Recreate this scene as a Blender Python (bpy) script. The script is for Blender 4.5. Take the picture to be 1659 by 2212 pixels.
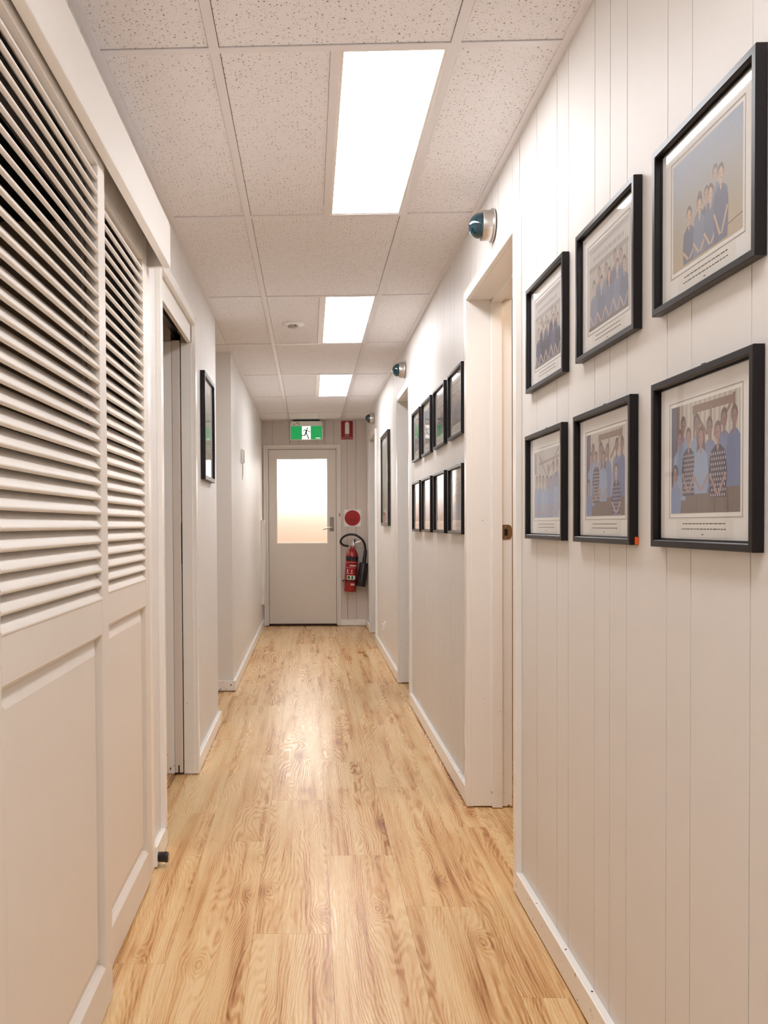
import bpy, bmesh, math, random
from mathutils import Vector, Matrix

for o in list(bpy.data.objects):
    bpy.data.objects.remove(o, do_unlink=True)
scene = bpy.context.scene
COL = scene.collection

# ------------------------------------------------------------------ camera
CAM_H = 1.155
F_PX, CX, CY = 1904.0, 611.7, 1173.85
YAW, PITCH, ROLL = -0.0301, 0.0210, -0.0065
def cam_axes():
    cy, sy = math.cos(YAW), math.sin(YAW)
    cp, sp = math.cos(PITCH), math.sin(PITCH)
    cr, sr = math.cos(ROLL), math.sin(ROLL)
    R0 = Matrix(((1, 0, 0), (0, 0, -1), (0, 1, 0)))
    Ry = Matrix(((cy, 0, -sy), (0, 1, 0), (sy, 0, cy)))
    Rx = Matrix(((1, 0, 0), (0, cp, -sp), (0, sp, cp)))
    Rz = Matrix(((cr, -sr, 0), (sr, cr, 0), (0, 0, 1)))
    return Rz @ Rx @ Ry @ R0
_R = cam_axes()
cam_data = bpy.data.cameras.new('camera')
cam_data.sensor_fit = 'AUTO'
cam_data.sensor_width = 36.0
cam_data.lens = F_PX / 2212.0 * 36.0
cam_data.shift_x = (829.5 - CX) / 2212.0
cam_data.shift_y = (CY - 1106.0) / 2212.0
cam_data.clip_start = 0.02
cam = bpy.data.objects.new('camera', cam_data)
COL.objects.link(cam)
rgt, up, bck = Vector(_R[0]), -Vector(_R[1]), -Vector(_R[2])
mw = Matrix((rgt, up, bck)).transposed().to_4x4()
mw.translation = Vector((0, 0, CAM_H))
cam.matrix_world = mw
scene.camera = cam

# ------------------------------------------------------------------ world, exposure
world = bpy.data.worlds.new('overcast_sky')
scene.world = world
world.use_nodes = True
_bg = world.node_tree.nodes['Background']
_bg.inputs['Color'].default_value = (1.0, 0.97, 0.93, 1)
_bg.inputs['Strength'].default_value = 6.0
vs = scene.view_settings
vs.view_transform = 'Standard'
vs.look = 'None'
vs.gamma = 1.0
vs.use_curve_mapping = False
vs.exposure = 0.29
PANEL_STRENGTH = 12.5

# ------------------------------------------------------------------ room numbers (metres)
XR, XL = 0.652, -0.5385
YEND = 10.05
CEIL = 2.3445
YBACK = -5.0
PI = math.pi

# ------------------------------------------------------------------ helpers
def lin(c):
    out = []
    for v in c:
        v /= 255.0
        out.append(v / 12.92 if v <= 0.04045 else ((v + 0.055) / 1.055) ** 2.4)
    return (out[0], out[1], out[2], 1.0)

def tag(o, label=None, cat=None, group=None, kind=None):
    if label: o['label'] = label
    if cat: o['category'] = cat
    if group: o['group'] = group
    if kind: o['kind'] = kind
    return o

def mesh_obj(name, me, mat, parent=None, smooth=None):
    if mat is not None and not me.materials:
        for m in (mat if isinstance(mat, (list, tuple)) else [mat]):
            me.materials.append(m)
    if smooth is not None:
        for p in me.polygons: p.use_smooth = True
        me.set_sharp_from_angle(angle=math.radians(smooth))
    o = bpy.data.objects.new(name, me)
    COL.objects.link(o)
    if parent is not None: o.parent = parent
    return o

def bm_obj(name, bm, mat, parent=None, smooth=None):
    bmesh.ops.recalc_face_normals(bm, faces=bm.faces)
    me = bpy.data.meshes.new(name)
    bm.to_mesh(me); bm.free()
    return mesh_obj(name, me, mat, parent, smooth)

def add_box(bm, x0, x1, y0, y1, z0, z1, bevel=0.0, seg=1):
    if x1 < x0: x0, x1 = x1, x0
    if y1 < y0: y0, y1 = y1, y0
    if z1 < z0: z0, z1 = z1, z0
    v = [bm.verts.new(p) for p in ((x0, y0, z0), (x1, y0, z0), (x1, y1, z0), (x0, y1, z0),
                                   (x0, y0, z1), (x1, y0, z1), (x1, y1, z1), (x0, y1, z1))]
    fs = [bm.faces.new([v[i] for i in f]) for f in
          ((0, 3, 2, 1), (4, 5, 6, 7), (0, 1, 5, 4), (1, 2, 6, 5), (2, 3, 7, 6), (3, 0, 4, 7))]
    if bevel > 0:
        es = set(e for f in fs for e in f.edges)
        bmesh.ops.bevel(bm, geom=list(es), offset=bevel, segments=seg, affect='EDGES', profile=0.5)

def box(name, x0, x1, y0, y1, z0, z1, mat, parent=None, bevel=0.0, seg=1, smooth=None):
    bm = bmesh.new()
    add_box(bm, x0, x1, y0, y1, z0, z1, bevel, seg)
    return bm_obj(name, bm, mat, parent, smooth)

def add_prism(bm, pts, z0, z1, M=None):
    """polygon in local xy extruded along local z"""
    a = [Vector((p[0], p[1], z0)) for p in pts]; b = [Vector((p[0], p[1], z1)) for p in pts]
    if M is not None:
        a = [M @ p for p in a]; b = [M @ p for p in b]
    va = [bm.verts.new(p) for p in a]; vb = [bm.verts.new(p) for p in b]
    n = len(pts)
    bm.faces.new(va[::-1]); bm.faces.new(vb)
    for i in range(n):
        j = (i + 1) % n
        bm.faces.new((va[i], va[j], vb[j], vb[i]))

def add_lathe(bm, prof, seg=24, M=None):
    """profile of (r, z) revolved about local z"""
    rings = []
    for r, z in prof:
        if r < 1e-6:
            p = Vector((0, 0, z)); p = M @ p if M is not None else p
            rings.append([bm.verts.new(p)])
        else:
            ring = []
            for i in range(seg):
                a = 2 * PI * i / seg
                p = Vector((r * math.cos(a), r * math.sin(a), z)); p = M @ p if M is not None else p
                ring.append(bm.verts.new(p))
            rings.append(ring)
    for A, B in zip(rings[:-1], rings[1:]):
        if len(A) == 1 and len(B) == 1: continue
        for i in range(seg):
            j = (i + 1) % seg
            if len(A) == 1: bm.faces.new((A[0], B[i], B[j]))
            elif len(B) == 1: bm.faces.new((A[i], A[j], B[0]))
            else: bm.faces.new((A[i], A[j], B[j], B[i]))
    for R in (rings[0], rings[-1]):
        if len(R) > 1:
            try: bm.faces.new(R)
            except ValueError: pass

def add_tube(bm, pts, r, seg=10, caps=True):
    """tube along a list of points (r: number or list)"""
    pts = [Vector(p) for p in pts]
    rs = r if isinstance(r, (list, tuple)) else [r] * len(pts)
    rings = []; nrm = None
    for i, p in enumerate(pts):
        t = (pts[min(i + 1, len(pts) - 1)] - pts[max(i - 1, 0)]).normalized()
        if nrm is None:
            nrm = t.orthogonal().normalized()
        else:
            nrm = (nrm - t * nrm.dot(t)).normalized()
        b = t.cross(nrm)
        rings.append([bm.verts.new(p + (nrm * math.cos(2 * PI * k / seg) + b * math.sin(2 * PI * k / seg)) * rs[i]) for k in range(seg)])
    for A, B in zip(rings[:-1], rings[1:]):
        for k in range(seg):
            l = (k + 1) % seg
            bm.faces.new((A[k], A[l], B[l], B[k]))
    if caps:
        bm.faces.new(rings[0][::-1]); bm.faces.new(rings[-1])

def smooth_path(pts, n=6):
    pts = [Vector(p) for p in pts]; out = []
    for i in range(len(pts) - 1):
        p0 = pts[max(i - 1, 0)]; p1 = pts[i]; p2 = pts[i + 1]; p3 = pts[min(i + 2, len(pts) - 1)]
        for k in range(n):
            t = k / n
            out.append(0.5 * ((2 * p1) + (p2 - p0) * t + (2 * p0 - 5 * p1 + 4 * p2 - p3) * t * t + (3 * p1 - p0 - 3 * p2 + p3) * t ** 3))
    out.append(pts[-1])
    return out

def empty(name, loc=(0, 0, 0), M=None):
    o = bpy.data.objects.new(name, None)
    o.empty_display_size = 0.05
    COL.objects.link(o)
    if M is not None: o.matrix_world = M
    else: o.location = loc
    return o

def wall_matrix(side, a, z, out=0.0):
    """local x = right, y = up, z = out of the wall, as seen by somebody facing that wall"""
    if side == 'right':
        M = Matrix(((0, 0, -1, XR - out), (-1, 0, 0, a), (0, 1, 0, z), (0, 0, 0, 1)))
    elif side == 'left':
        M = Matrix(((0, 0, 1, XL + out), (1, 0, 0, a), (0, 1, 0, z), (0, 0, 0, 1)))
    else:
        M = Matrix(((1, 0, 0, a), (0, 0, -1, YEND - out), (0, 1, 0, z), (0, 0, 0, 1)))
    return M

def text_mesh(bm, txt, size, x, y, z, align='CENTER', thick=0.0004):
    cu = bpy.data.curves.new('lettering', 'FONT')
    cu.body = txt; cu.size = size; cu.align_x = align; cu.extrude = thick / 2
    cu.resolution_u = 2
    ob = bpy.data.objects.new('lettering_tmp', cu)
    COL.objects.link(ob)
    me = bpy.data.meshes.new_from_object(ob.evaluated_get(bpy.context.evaluated_depsgraph_get()))
    me.transform(Matrix.Translation((x, y, z)))
    bm.from_mesh(me)
    bpy.data.objects.remove(ob); bpy.data.meshes.remove(me); bpy.data.curves.remove(cu)

# ------------------------------------------------------------------ materials
def new_mat(name):
    m = bpy.data.materials.new(name); m.use_nodes = True
    nt = m.node_tree; b = nt.nodes['Principled BSDF']
    return m, nt, b
def nd(nt, t, **kw):
    n = nt.nodes.new(t)
    for k, v in kw.items(): setattr(n, k, v)
    return n
def plain(name, rgb, rough=0.5, metal=0.0, bump=0.0, bscale=300.0, coat=0.0, vary=0.0, spec=0.5):
    m, nt, b = new_mat(name)
    b.inputs['Base Color'].default_value = lin(rgb)
    b.inputs['Roughness'].default_value = rough
    b.inputs['Metallic'].default_value = metal
    b.inputs['Coat Weight'].default_value = coat
    b.inputs['Specular IOR Level'].default_value = spec
    geo = nd(nt, 'ShaderNodeNewGeometry')
    noi = nd(nt, 'ShaderNodeTexNoise'); noi.inputs['Scale'].default_value = 9.0; noi.inputs['Detail'].default_value = 3.0
    nt.links.new(geo.outputs['Position'], noi.inputs['Vector'])
    mx = nd(nt, 'ShaderNodeMixRGB', blend_type='MULTIPLY'); mx.inputs['Fac'].default_value = 1.0
    rp = nd(nt, 'ShaderNodeMapRange'); rp.inputs['To Min'].default_value = 1.0 - max(vary, 0.02); rp.inputs['To Max'].default_value = 1.0
    nt.links.new(noi.outputs['Fac'], rp.inputs['Value'])
    mx.inputs['Color1'].default_value = lin(rgb)
    nt.links.new(rp.outputs['Result'], mx.inputs['Color2'])
    nt.links.new(mx.outputs['Color'], b.inputs['Base Color'])
    if bump > 0:
        n2 = nd(nt, 'ShaderNodeTexNoise'); n2.inputs['Scale'].default_value = bscale; n2.inputs['Detail'].default_value = 2.0
        nt.links.new(geo.outputs['Position'], n2.inputs['Vector'])
        bp = nd(nt, 'ShaderNodeBump'); bp.inputs['Strength'].default_value = bump; bp.inputs['Distance'].default_value = 0.001
        nt.links.new(n2.outputs['Fac'], bp.inputs['Height']); nt.links.new(bp.outputs['Normal'], b.inputs['Normal'])
    return m
def emis(name, rgb, strength):
    m, nt, b = new_mat(name)
    b.inputs['Base Color'].default_value = lin(rgb)
    b.inputs['Emission Color'].default_value = lin(rgb)
    b.inputs['Emission Strength'].default_value = strength
    b.inputs['Roughness'].default_value = 0.4
    return m

M_WALL = plain('wall_paint', (241, 237, 232), 0.48, bump=0.12, bscale=160, vary=0.03, spec=0.25)
M_CORE = plain('groove_shade', (112, 98, 94), 0.9)  # shade between the boards is put into this dark core colour
M_CORE_SOFT = plain('soft_groove_shade', (196, 185, 178), 0.8)  # weaker groove shade, painted into the left wall cores
M_ROOM = plain('side_room_paint', (226, 206, 182), 0.7)
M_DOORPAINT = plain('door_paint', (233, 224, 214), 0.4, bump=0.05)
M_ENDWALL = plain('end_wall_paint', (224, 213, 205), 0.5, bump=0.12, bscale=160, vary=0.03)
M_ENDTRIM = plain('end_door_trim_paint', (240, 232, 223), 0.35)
M_LOUVER = plain('louver_paint', (239, 231, 221), 0.42, bump=0.25, bscale=90, vary=0.04)
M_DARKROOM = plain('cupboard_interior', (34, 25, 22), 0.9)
M_GRID = plain('ceiling_grid_metal', (247, 244, 246), 0.3)
M_BLACKFRAME = plain('black_frame_wood', (20, 14, 16), 0.34, vary=0.1, spec=0.35)
M_BROWNFRAME = plain('dark_brown_frame_wood', (40, 31, 28), 0.3, vary=0.1)
M_MAT = plain('mat_board', (250, 248, 244), 0.8)
M_PAPER = plain('caption_paper', (244, 241, 234), 0.8)
M_INK = plain('printed_ink', (96, 88, 86), 0.8)
M_CHROME = plain('brushed_metal', (200, 196, 190), 0.28, metal=1.0)
M_STEEL = plain('satin_aluminium', (206, 200, 194), 0.32, metal=0.9)
M_BRASS = plain('aged_brass', (176, 140, 104), 0.35, metal=0.8, vary=0.2)
M_DOME = plain('dark_teal_dome', (4, 56, 66), 0.06, coat=1.0)
M_BLACK = plain('black_rubber', (18, 15, 16), 0.4)
M_BLACKGLOSS = plain('black_plastic', (26, 20, 24), 0.25)
M_RED = plain('extinguisher_red', (158, 10, 14), 0.22, coat=0.6)
M_REDLABEL = plain('red_label', (158, 16, 26), 0.35)
M_SIGNRED = plain('sign_red', (150, 14, 36), 0.45)
M_SIGNRED2 = plain('round_sign_red', (176, 8, 20), 0.4)
M_SIGNWHITE = plain('sign_white', (250, 247, 240), 0.5)
M_PINKWHITE = plain('sign_pale_print', (222, 190, 184), 0.5)
M_WHITEPL = plain('white_plastic', (246, 241, 234), 0.35)
M_GREYPL = plain('grey_plastic', (176, 170, 164), 0.5)
M_GREENLABEL = plain('label_green', (40, 110, 70), 0.4)
M_ORANGE = plain('orange_plastic', (226, 98, 30), 0.5)
M_PANEL = emis('light_diffuser', (250, 250, 254), PANEL_STRENGTH)
M_EXITG = emis('exit_sign_green', (14, 128, 66), 1.0)
M_EXITW = emis('exit_sign_white', (255, 250, 238), 1.15)
M_EXITMAN = plain('exit_sign_man', (24, 88, 48), 0.5)
M_TERRA = plain('terracotta_wall', (188, 160, 142), 0.9, vary=0.25)
M_YARD = plain('pale_concrete', (222, 206, 188), 0.9, vary=0.15)

# trim paint with chips near the floor
def trim_mat():
    m, nt, b = new_mat('cream_trim_paint')
    b.inputs['Roughness'].default_value = 0.26
    geo = nd(nt, 'ShaderNodeNewGeometry')
    sep = nd(nt, 'ShaderNodeSeparateXYZ'); nt.links.new(geo.outputs['Position'], sep.inputs[0])
    n = nd(nt, 'ShaderNodeTexNoise'); n.inputs['Scale'].default_value = 55; n.inputs['Detail'].default_value = 2
    nt.links.new(geo.outputs['Position'], n.inputs['Vector'])
    hz = nd(nt, 'ShaderNodeMapRange'); hz.inputs['From Min'].default_value = 0.0; hz.inputs['From Max'].default_value = 0.35
    hz.inputs['To Min'].default_value = 0.70; hz.inputs['To Max'].default_value = 0.80
    nt.links.new(sep.outputs['Z'], hz.inputs['Value'])
    gt = nd(nt, 'ShaderNodeMath', operation='GREATER_THAN')
    nt.links.new(n.outputs['Fac'], gt.inputs[0]); nt.links.new(hz.outputs['Result'], gt.inputs[1])
    mx = nd(nt, 'ShaderNodeMixRGB')
    mx.inputs['Color1'].default_value = lin((254, 251, 246)); mx.inputs['Color2'].default_value = lin((92, 58, 40))
    nt.links.new(gt.outputs[0], mx.inputs['Fac']); nt.links.new(mx.outputs['Color'], b.inputs['Base Color'])
    return m
M_TRIM = trim_mat()

# perforated mineral fibre tile
def tile_mat():
    m, nt, b = new_mat('perforated_ceiling_tile')
    b.inputs['Roughness'].default_value = 0.9
    tc = nd(nt, 'ShaderNodeTexCoord'); oi = nd(nt, 'ShaderNodeObjectInfo')
    off = nd(nt, 'ShaderNodeVectorMath', operation='SCALE'); off.inputs[0].default_value = (37.0, 91.0, 13.0)
    nt.links.new(oi.outputs['Random'], off.inputs['Scale'])
    add = nd(nt, 'ShaderNodeVectorMath', operation='ADD')
    nt.links.new(tc.outputs['Object'], add.inputs[0]); nt.links.new(off.outputs[0], add.inputs[1])
    wob = nd(nt, 'ShaderNodeTexNoise'); wob.inputs['Scale'].default_value = 60
    nt.links.new(add.outputs[0], wob.inputs['Vector'])
    wsc = nd(nt, 'ShaderNodeVectorMath', operation='SCALE'); wsc.inputs['Scale'].default_value = 0.012
    nt.links.new(wob.outputs['Color'], wsc.inputs[0])
    add2 = nd(nt, 'ShaderNodeVectorMath', operation='ADD')
    nt.links.new(add.outputs[0], add2.inputs[0]); nt.links.new(wsc.outputs[0], add2.inputs[1])
    def dots(scale, thr, keep):
        v = nd(nt, 'ShaderNodeTexVoronoi'); v.inputs['Scale'].default_value = scale
        v.voronoi_dimensions = '2D'
        nt.links.new(add2.outputs[0], v.inputs['Vector'])
        lt = nd(nt, 'ShaderNodeMapRange'); lt.inputs['From Min'].default_value = thr * 0.6; lt.inputs['From Max'].default_value = thr
        lt.inputs['To Min'].default_value = 1; lt.inputs['To Max'].default_value = 0
        nt.links.new(v.outputs['Distance'], lt.inputs['Value'])
        sp = nd(nt, 'ShaderNodeSeparateColor'); nt.links.new(v.outputs['Color'], sp.inputs[0])
        k = nd(nt, 'ShaderNodeMath', operation='LESS_THAN'); k.inputs[1].default_value = keep
        nt.links.new(sp.outputs[0], k.inputs[0])
        mu = nd(nt, 'ShaderNodeMath', operation='MULTIPLY')
        nt.links.new(lt.outputs[0], mu.inputs[0]); nt.links.new(k.outputs[0], mu.inputs[1])
        return mu
    a = dots(75, 0.16, 0.30); c = dots(170, 0.25, 0.22)
    cs = nd(nt, 'ShaderNodeMath', operation='MULTIPLY'); cs.inputs[1].default_value = 0.6
    nt.links.new(c.outputs[0], cs.inputs[0])
    mxm = nd(nt, 'ShaderNodeMath', operation='MAXIMUM')
    nt.links.new(a.outputs[0], mxm.inputs[0]); nt.links.new(cs.outputs[0], mxm.inputs[1])
    mx = nd(nt, 'ShaderNodeMixRGB')
    mx.inputs['Color1'].default_value = lin((253, 251, 253)); mx.inputs['Color2'].default_value = lin((138, 114, 100))
    nt.links.new(mxm.outputs[0], mx.inputs['Fac']); nt.links.new(mx.outputs['Color'], b.inputs['Base Color'])
    inv = nd(nt, 'ShaderNodeMath', operation='SUBTRACT'); inv.inputs[0].default_value = 1.0
    nt.links.new(mxm.outputs[0], inv.inputs[1])
    bp = nd(nt, 'ShaderNodeBump'); bp.inputs['Strength'].default_value = 0.5; bp.inputs['Distance'].default_value = 0.002
    nt.links.new(inv.outputs[0], bp.inputs['Height']); nt.links.new(bp.outputs['Normal'], b.inputs['Normal'])
    return m
M_TILE = tile_mat()

# wood-look vinyl plank: contour lines of a stretched noise field give cathedral grain and knots
def plank_mat():
    m, nt, b = new_mat('oak_vinyl_plank')
    tc = nd(nt, 'ShaderNodeTexCoord'); oi = nd(nt, 'ShaderNodeObjectInfo')
    off = nd(nt, 'ShaderNodeVectorMath', operation='SCALE'); off.inputs[0].default_value = (53.0, 71.0, 29.0)
    nt.links.new(oi.outputs['Random'], off.inputs['Scale'])
    add = nd(nt, 'ShaderNodeVectorMath', operation='ADD')
    nt.links.new(tc.outputs['Object'], add.inputs[0]); nt.links.new(off.outputs[0], add.inputs[1])
    def mapped(sx, sy):
        mp = nd(nt, 'ShaderNodeVectorMath', operation='MULTIPLY'); mp.inputs[1].default_value = (sx, sy, 1)
        nt.links.new(add.outputs[0], mp.inputs[0]); return mp
    def mul(a, k):
        q = nd(nt, 'ShaderNodeMath', operation='MULTIPLY'); q.inputs[1].default_value = k
        nt.links.new(a, q.inputs[0]); return q.outputs[0]
    def addm(a, c):
        q = nd(nt, 'ShaderNodeMath', operation='ADD'); nt.links.new(a, q.inputs[0]); nt.links.new(c, q.inputs[1]); return q.outputs[0]
    big = nd(nt, 'ShaderNodeTexNoise'); big.inputs['Scale'].default_value = 1.0; big.inputs['Detail'].default_value = 2.0; big.inputs['Roughness'].default_value = 0.4
    big.inputs['Distortion'].default_value = 0.25
    nt.links.new(mapped(6.0, 0.95).outputs[0], big.inputs['Vector'])
    sx = nd(nt, 'ShaderNodeSeparateXYZ'); nt.links.new(add.outputs[0], sx.inputs[0])
    kn = nd(nt, 'ShaderNodeTexVoronoi', voronoi_dimensions='2D'); kn.inputs['Scale'].default_value = 1.0
    nt.links.new(mapped(3.6, 1.5).outputs[0], kn.inputs['Vector'])
    k2 = nd(nt, 'ShaderNodeMath', operation='POWER'); k2.inputs[1].default_value = 2.0; nt.links.new(kn.outputs['Distance'], k2.inputs[0])
    k3 = nd(nt, 'ShaderNodeMath', operation='EXPONENT'); nt.links.new(mul(k2.outputs[0], -110.0), k3.inputs[0])
    mid = nd(nt, 'ShaderNodeTexNoise'); mid.inputs['Scale'].default_value = 1.0; mid.inputs['Detail'].default_value = 3.0
    nt.links.new(mapped(45.0, 6.0).outputs[0], mid.inputs['Vector'])
    fld = addm(addm(addm(sx.outputs['X'], mul(big.outputs['Fac'], 0.30)), mul(mid.outputs['Fac'], 0.022)), mul(k3.outputs[0], 0.045))
    sn = nd(nt, 'ShaderNodeMath', operation='SINE'); nt.links.new(mul(fld, 2 * PI * 92.0), sn.inputs[0])
    l0 = nd(nt, 'ShaderNodeMapRange'); l0.inputs['From Min'].default_value = -1; l0.inputs['From Max'].default_value = 1
    nt.links.new(sn.outputs[0], l0.inputs['Value'])
    # lines thin out and fade by patches
    pat = nd(nt, 'ShaderNodeTexNoise'); pat.inputs['Scale'].default_value = 1.0; pat.inputs['Detail'].default_value = 1.0
    nt.links.new(mapped(12.0, 3.0).outputs[0], pat.inputs['Vector'])
    line = nd(nt, 'ShaderNodeMath', operation='POWER'); line.inputs[1].default_value = 0.7; nt.links.new(l0.outputs[0], line.inputs[0])
    fine = nd(nt, 'ShaderNodeTexNoise'); fine.inputs['Scale'].default_value = 1.0; fine.inputs['Detail'].default_value = 4.0
    nt.links.new(mapped(130.0, 3.0).outputs[0], fine.inputs['Vector'])
    streak = nd(nt, 'ShaderNodeTexNoise'); streak.inputs['Scale'].default_value = 1.0; streak.inputs['Detail'].default_value = 2.0
    nt.links.new(mapped(24.0, 0.8).outputs[0], streak.inputs['Vector'])
    lp = nd(nt, 'ShaderNodeMath', operation='MULTIPLY'); nt.links.new(line.outputs[0], lp.inputs[0]); nt.links.new(pat.outputs['Fac'], lp.inputs[1])
    tone = addm(addm(mul(lp.outputs[0], 0.26), mul(fine.outputs['Fac'], 0.56)), addm(addm(mul(streak.outputs['Fac'], 0.92), mul(oi.outputs['Random'], 0.06)), mul(k3.outputs[0], -0.16)))
    ramp = nd(nt, 'ShaderNodeValToRGB')
    e = ramp.color_ramp.elements
    e[0].position = 0.54; e[0].color = lin((150, 92, 44))
    e[1].position = 1.06; e[1].color = lin((244, 210, 158))
    k = e.new(0.67); k.color = lin((202, 147, 90))
    k = e.new(0.80); k.color = lin((230, 186, 128))
    nt.links.new(tone, ramp.inputs['Fac']); nt.links.new(ramp.outputs['Color'], b.inputs['Base Color'])
    rr = nd(nt, 'ShaderNodeMapRange'); rr.inputs['To Min'].default_value = 0.20; rr.inputs['To Max'].default_value = 0.32
    nt.links.new(line.outputs[0], rr.inputs['Value']); nt.links.new(rr.outputs[0], b.inputs['Roughness'])
    bp = nd(nt, 'ShaderNodeBump'); bp.inputs['Strength'].default_value = 0.12; bp.inputs['Distance'].default_value = 0.001
    nt.links.new(line.outputs[0], bp.inputs['Height']); nt.links.new(bp.outputs['Normal'], b.inputs['Normal'])
    return m
M_PLANK = plank_mat()
M_FLOORBASE = plain('floor_underlay', (60, 36, 20), 0.9)

# clear picture glass: fresnel mix of transparent and mirror
def glass_mat():
    m = bpy.data.materials.new('picture_glass'); m.use_nodes = True
    nt = m.node_tree; nt.nodes.clear()
    out = nd(nt, 'ShaderNodeOutputMaterial'); mix = nd(nt, 'ShaderNodeMixShader')
    tr = nd(nt, 'ShaderNodeBsdfTransparent'); gl = nd(nt, 'ShaderNodeBsdfGlossy')
    gl.inputs['Roughness'].default_value = 0.03
    lw = nd(nt, 'ShaderNodeLayerWeight'); lw.inputs['Blend'].default_value = 0.5
    pw_ = nd(nt, 'ShaderNodeMath', operation='POWER'); pw_.inputs[1].default_value = 5.0
    nt.links.new(lw.outputs['Facing'], pw_.inputs[0])
    fr = nd(nt, 'ShaderNodeMapRange'); fr.inputs['To Min'].default_value = 0.06; fr.inputs['To Max'].default_value = 0.95
    nt.links.new(pw_.outputs[0], fr.inputs['Value'])
    noi = nd(nt, 'ShaderNodeTexNoise'); noi.inputs['Scale'].default_value = 3.0
    bp = nd(nt, 'ShaderNodeBump'); bp.inputs['Strength'].default_value = 0.01
    nt.links.new(noi.outputs['Fac'], bp.inputs['Height']); nt.links.new(bp.outputs['Normal'], gl.inputs['Normal'])
    nt.links.new(fr.outputs[0], mix.inputs[0]); nt.links.new(tr.outputs[0], mix.inputs[1]); nt.links.new(gl.outputs[0], mix.inputs[2])
    nt.links.new(mix.outputs[0], out.inputs[0])
    return m
M_GLASS = glass_mat()

def frosted_mat():
    m, nt, b = new_mat('frosted_glass')
    b.inputs['Base Color'].default_value = (1, 0.98, 0.96, 1)
    b.inputs['Transmission Weight'].default_value = 1.0
    b.inputs['Roughness'].default_value = 0.62
    b.inputs['IOR'].default_value = 1.3
    tc = nd(nt, 'ShaderNodeTexCoord'); n = nd(nt, 'ShaderNodeTexVoronoi'); n.inputs['Scale'].default_value = 45
    nt.links.new(tc.outputs['Object'], n.inputs['Vector'])
    bp = nd(nt, 'ShaderNodeBump'); bp.inputs['Strength'].default_value = 0.35; bp.inputs['Distance'].default_value = 0.004
    nt.links.new(n.outputs['Distance'], bp.inputs['Height']); nt.links.new(bp.outputs['Normal'], b.inputs['Normal'])
    return m
M_FROST = frosted_mat()

def print_mat():
    m, nt, b = new_mat('photo_print')
    at = nd(nt, 'ShaderNodeAttribute', attribute_name='ink')
    noi = nd(nt, 'ShaderNodeTexNoise'); noi.inputs['Scale'].default_value = 400
    mx = nd(nt, 'ShaderNodeMixRGB', blend_type='MULTIPLY'); mx.inputs['Fac'].default_value = 0.12
    nt.links.new(at.outputs['Color'], mx.inputs['Color1']); nt.links.new(noi.outputs['Color'], mx.inputs['Color2'])
    nt.links.new(mx.outputs['Color'], b.inputs['Base Color'])
    b.inputs['Roughness'].default_value = 0.5
    return m
M_PRINT = print_mat()

# ------------------------------------------------------------------ openings
# (inner near edge, inner far edge, head height)
DOOR_A = (2.769, 3.585, 2.054)
DOOR_B = (5.672, 6.392, 2.036)
DOOR_C = (8.590, 9.355, 2.038)
SLIDE_D = (3.149, 4.050, 1.993)
PASS0, PASS1 = 5.095, 6.100
WALL_T = 0.135

# ------------------------------------------------------------------ floor
floor = box('floor', -2.4, 2.4, YBACK - 0.2, YEND + 0.15, -0.06, -0.004, M_FLOORBASE)
tag(floor, kind='structure')
rng = random.Random(5)
cols = [-0.607 - 0.22 * k for k in range(7, 0, -1)] + [-0.607, -0.386, -0.166, 0.054, 0.283, 0.508, 0.730] + [0.730 + 0.22 * k for k in range(1, 8)]
start = {7: 2.29, 8: 3.19, 9: 2.466, 10: 3.06, 11: 2.65, 12: 2.14}
PLEN = 1.21
for c in range(len(cols) - 1):
    if c < 7:
        ylo, yhi = 2.98, 6.2
    elif c > 12:
        ylo, yhi = 1.70, 7.4
    else:
        ylo, yhi = YBACK, YEND + 0.02
    y = start.get(c, 1.0 + (c * 0.43) % 1.2)
    while y > ylo: y -= PLEN
    while y < yhi:
        a, b2 = max(y, ylo), min(y + PLEN, yhi)
        if b2 - a > 0.02:
            xc, yc = (cols[c] + cols[c + 1]) / 2, (a + b2) / 2
            hw, hl = (cols[c + 1] - cols[c]) / 2 - 0.0003, (b2 - a) / 2 - 0.0004
            o = box('plank', -hw, hw, -hl, hl, -0.004, 0.0, M_PLANK, floor)
            o.location = (xc, yc, 0)
        y += PLEN

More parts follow.
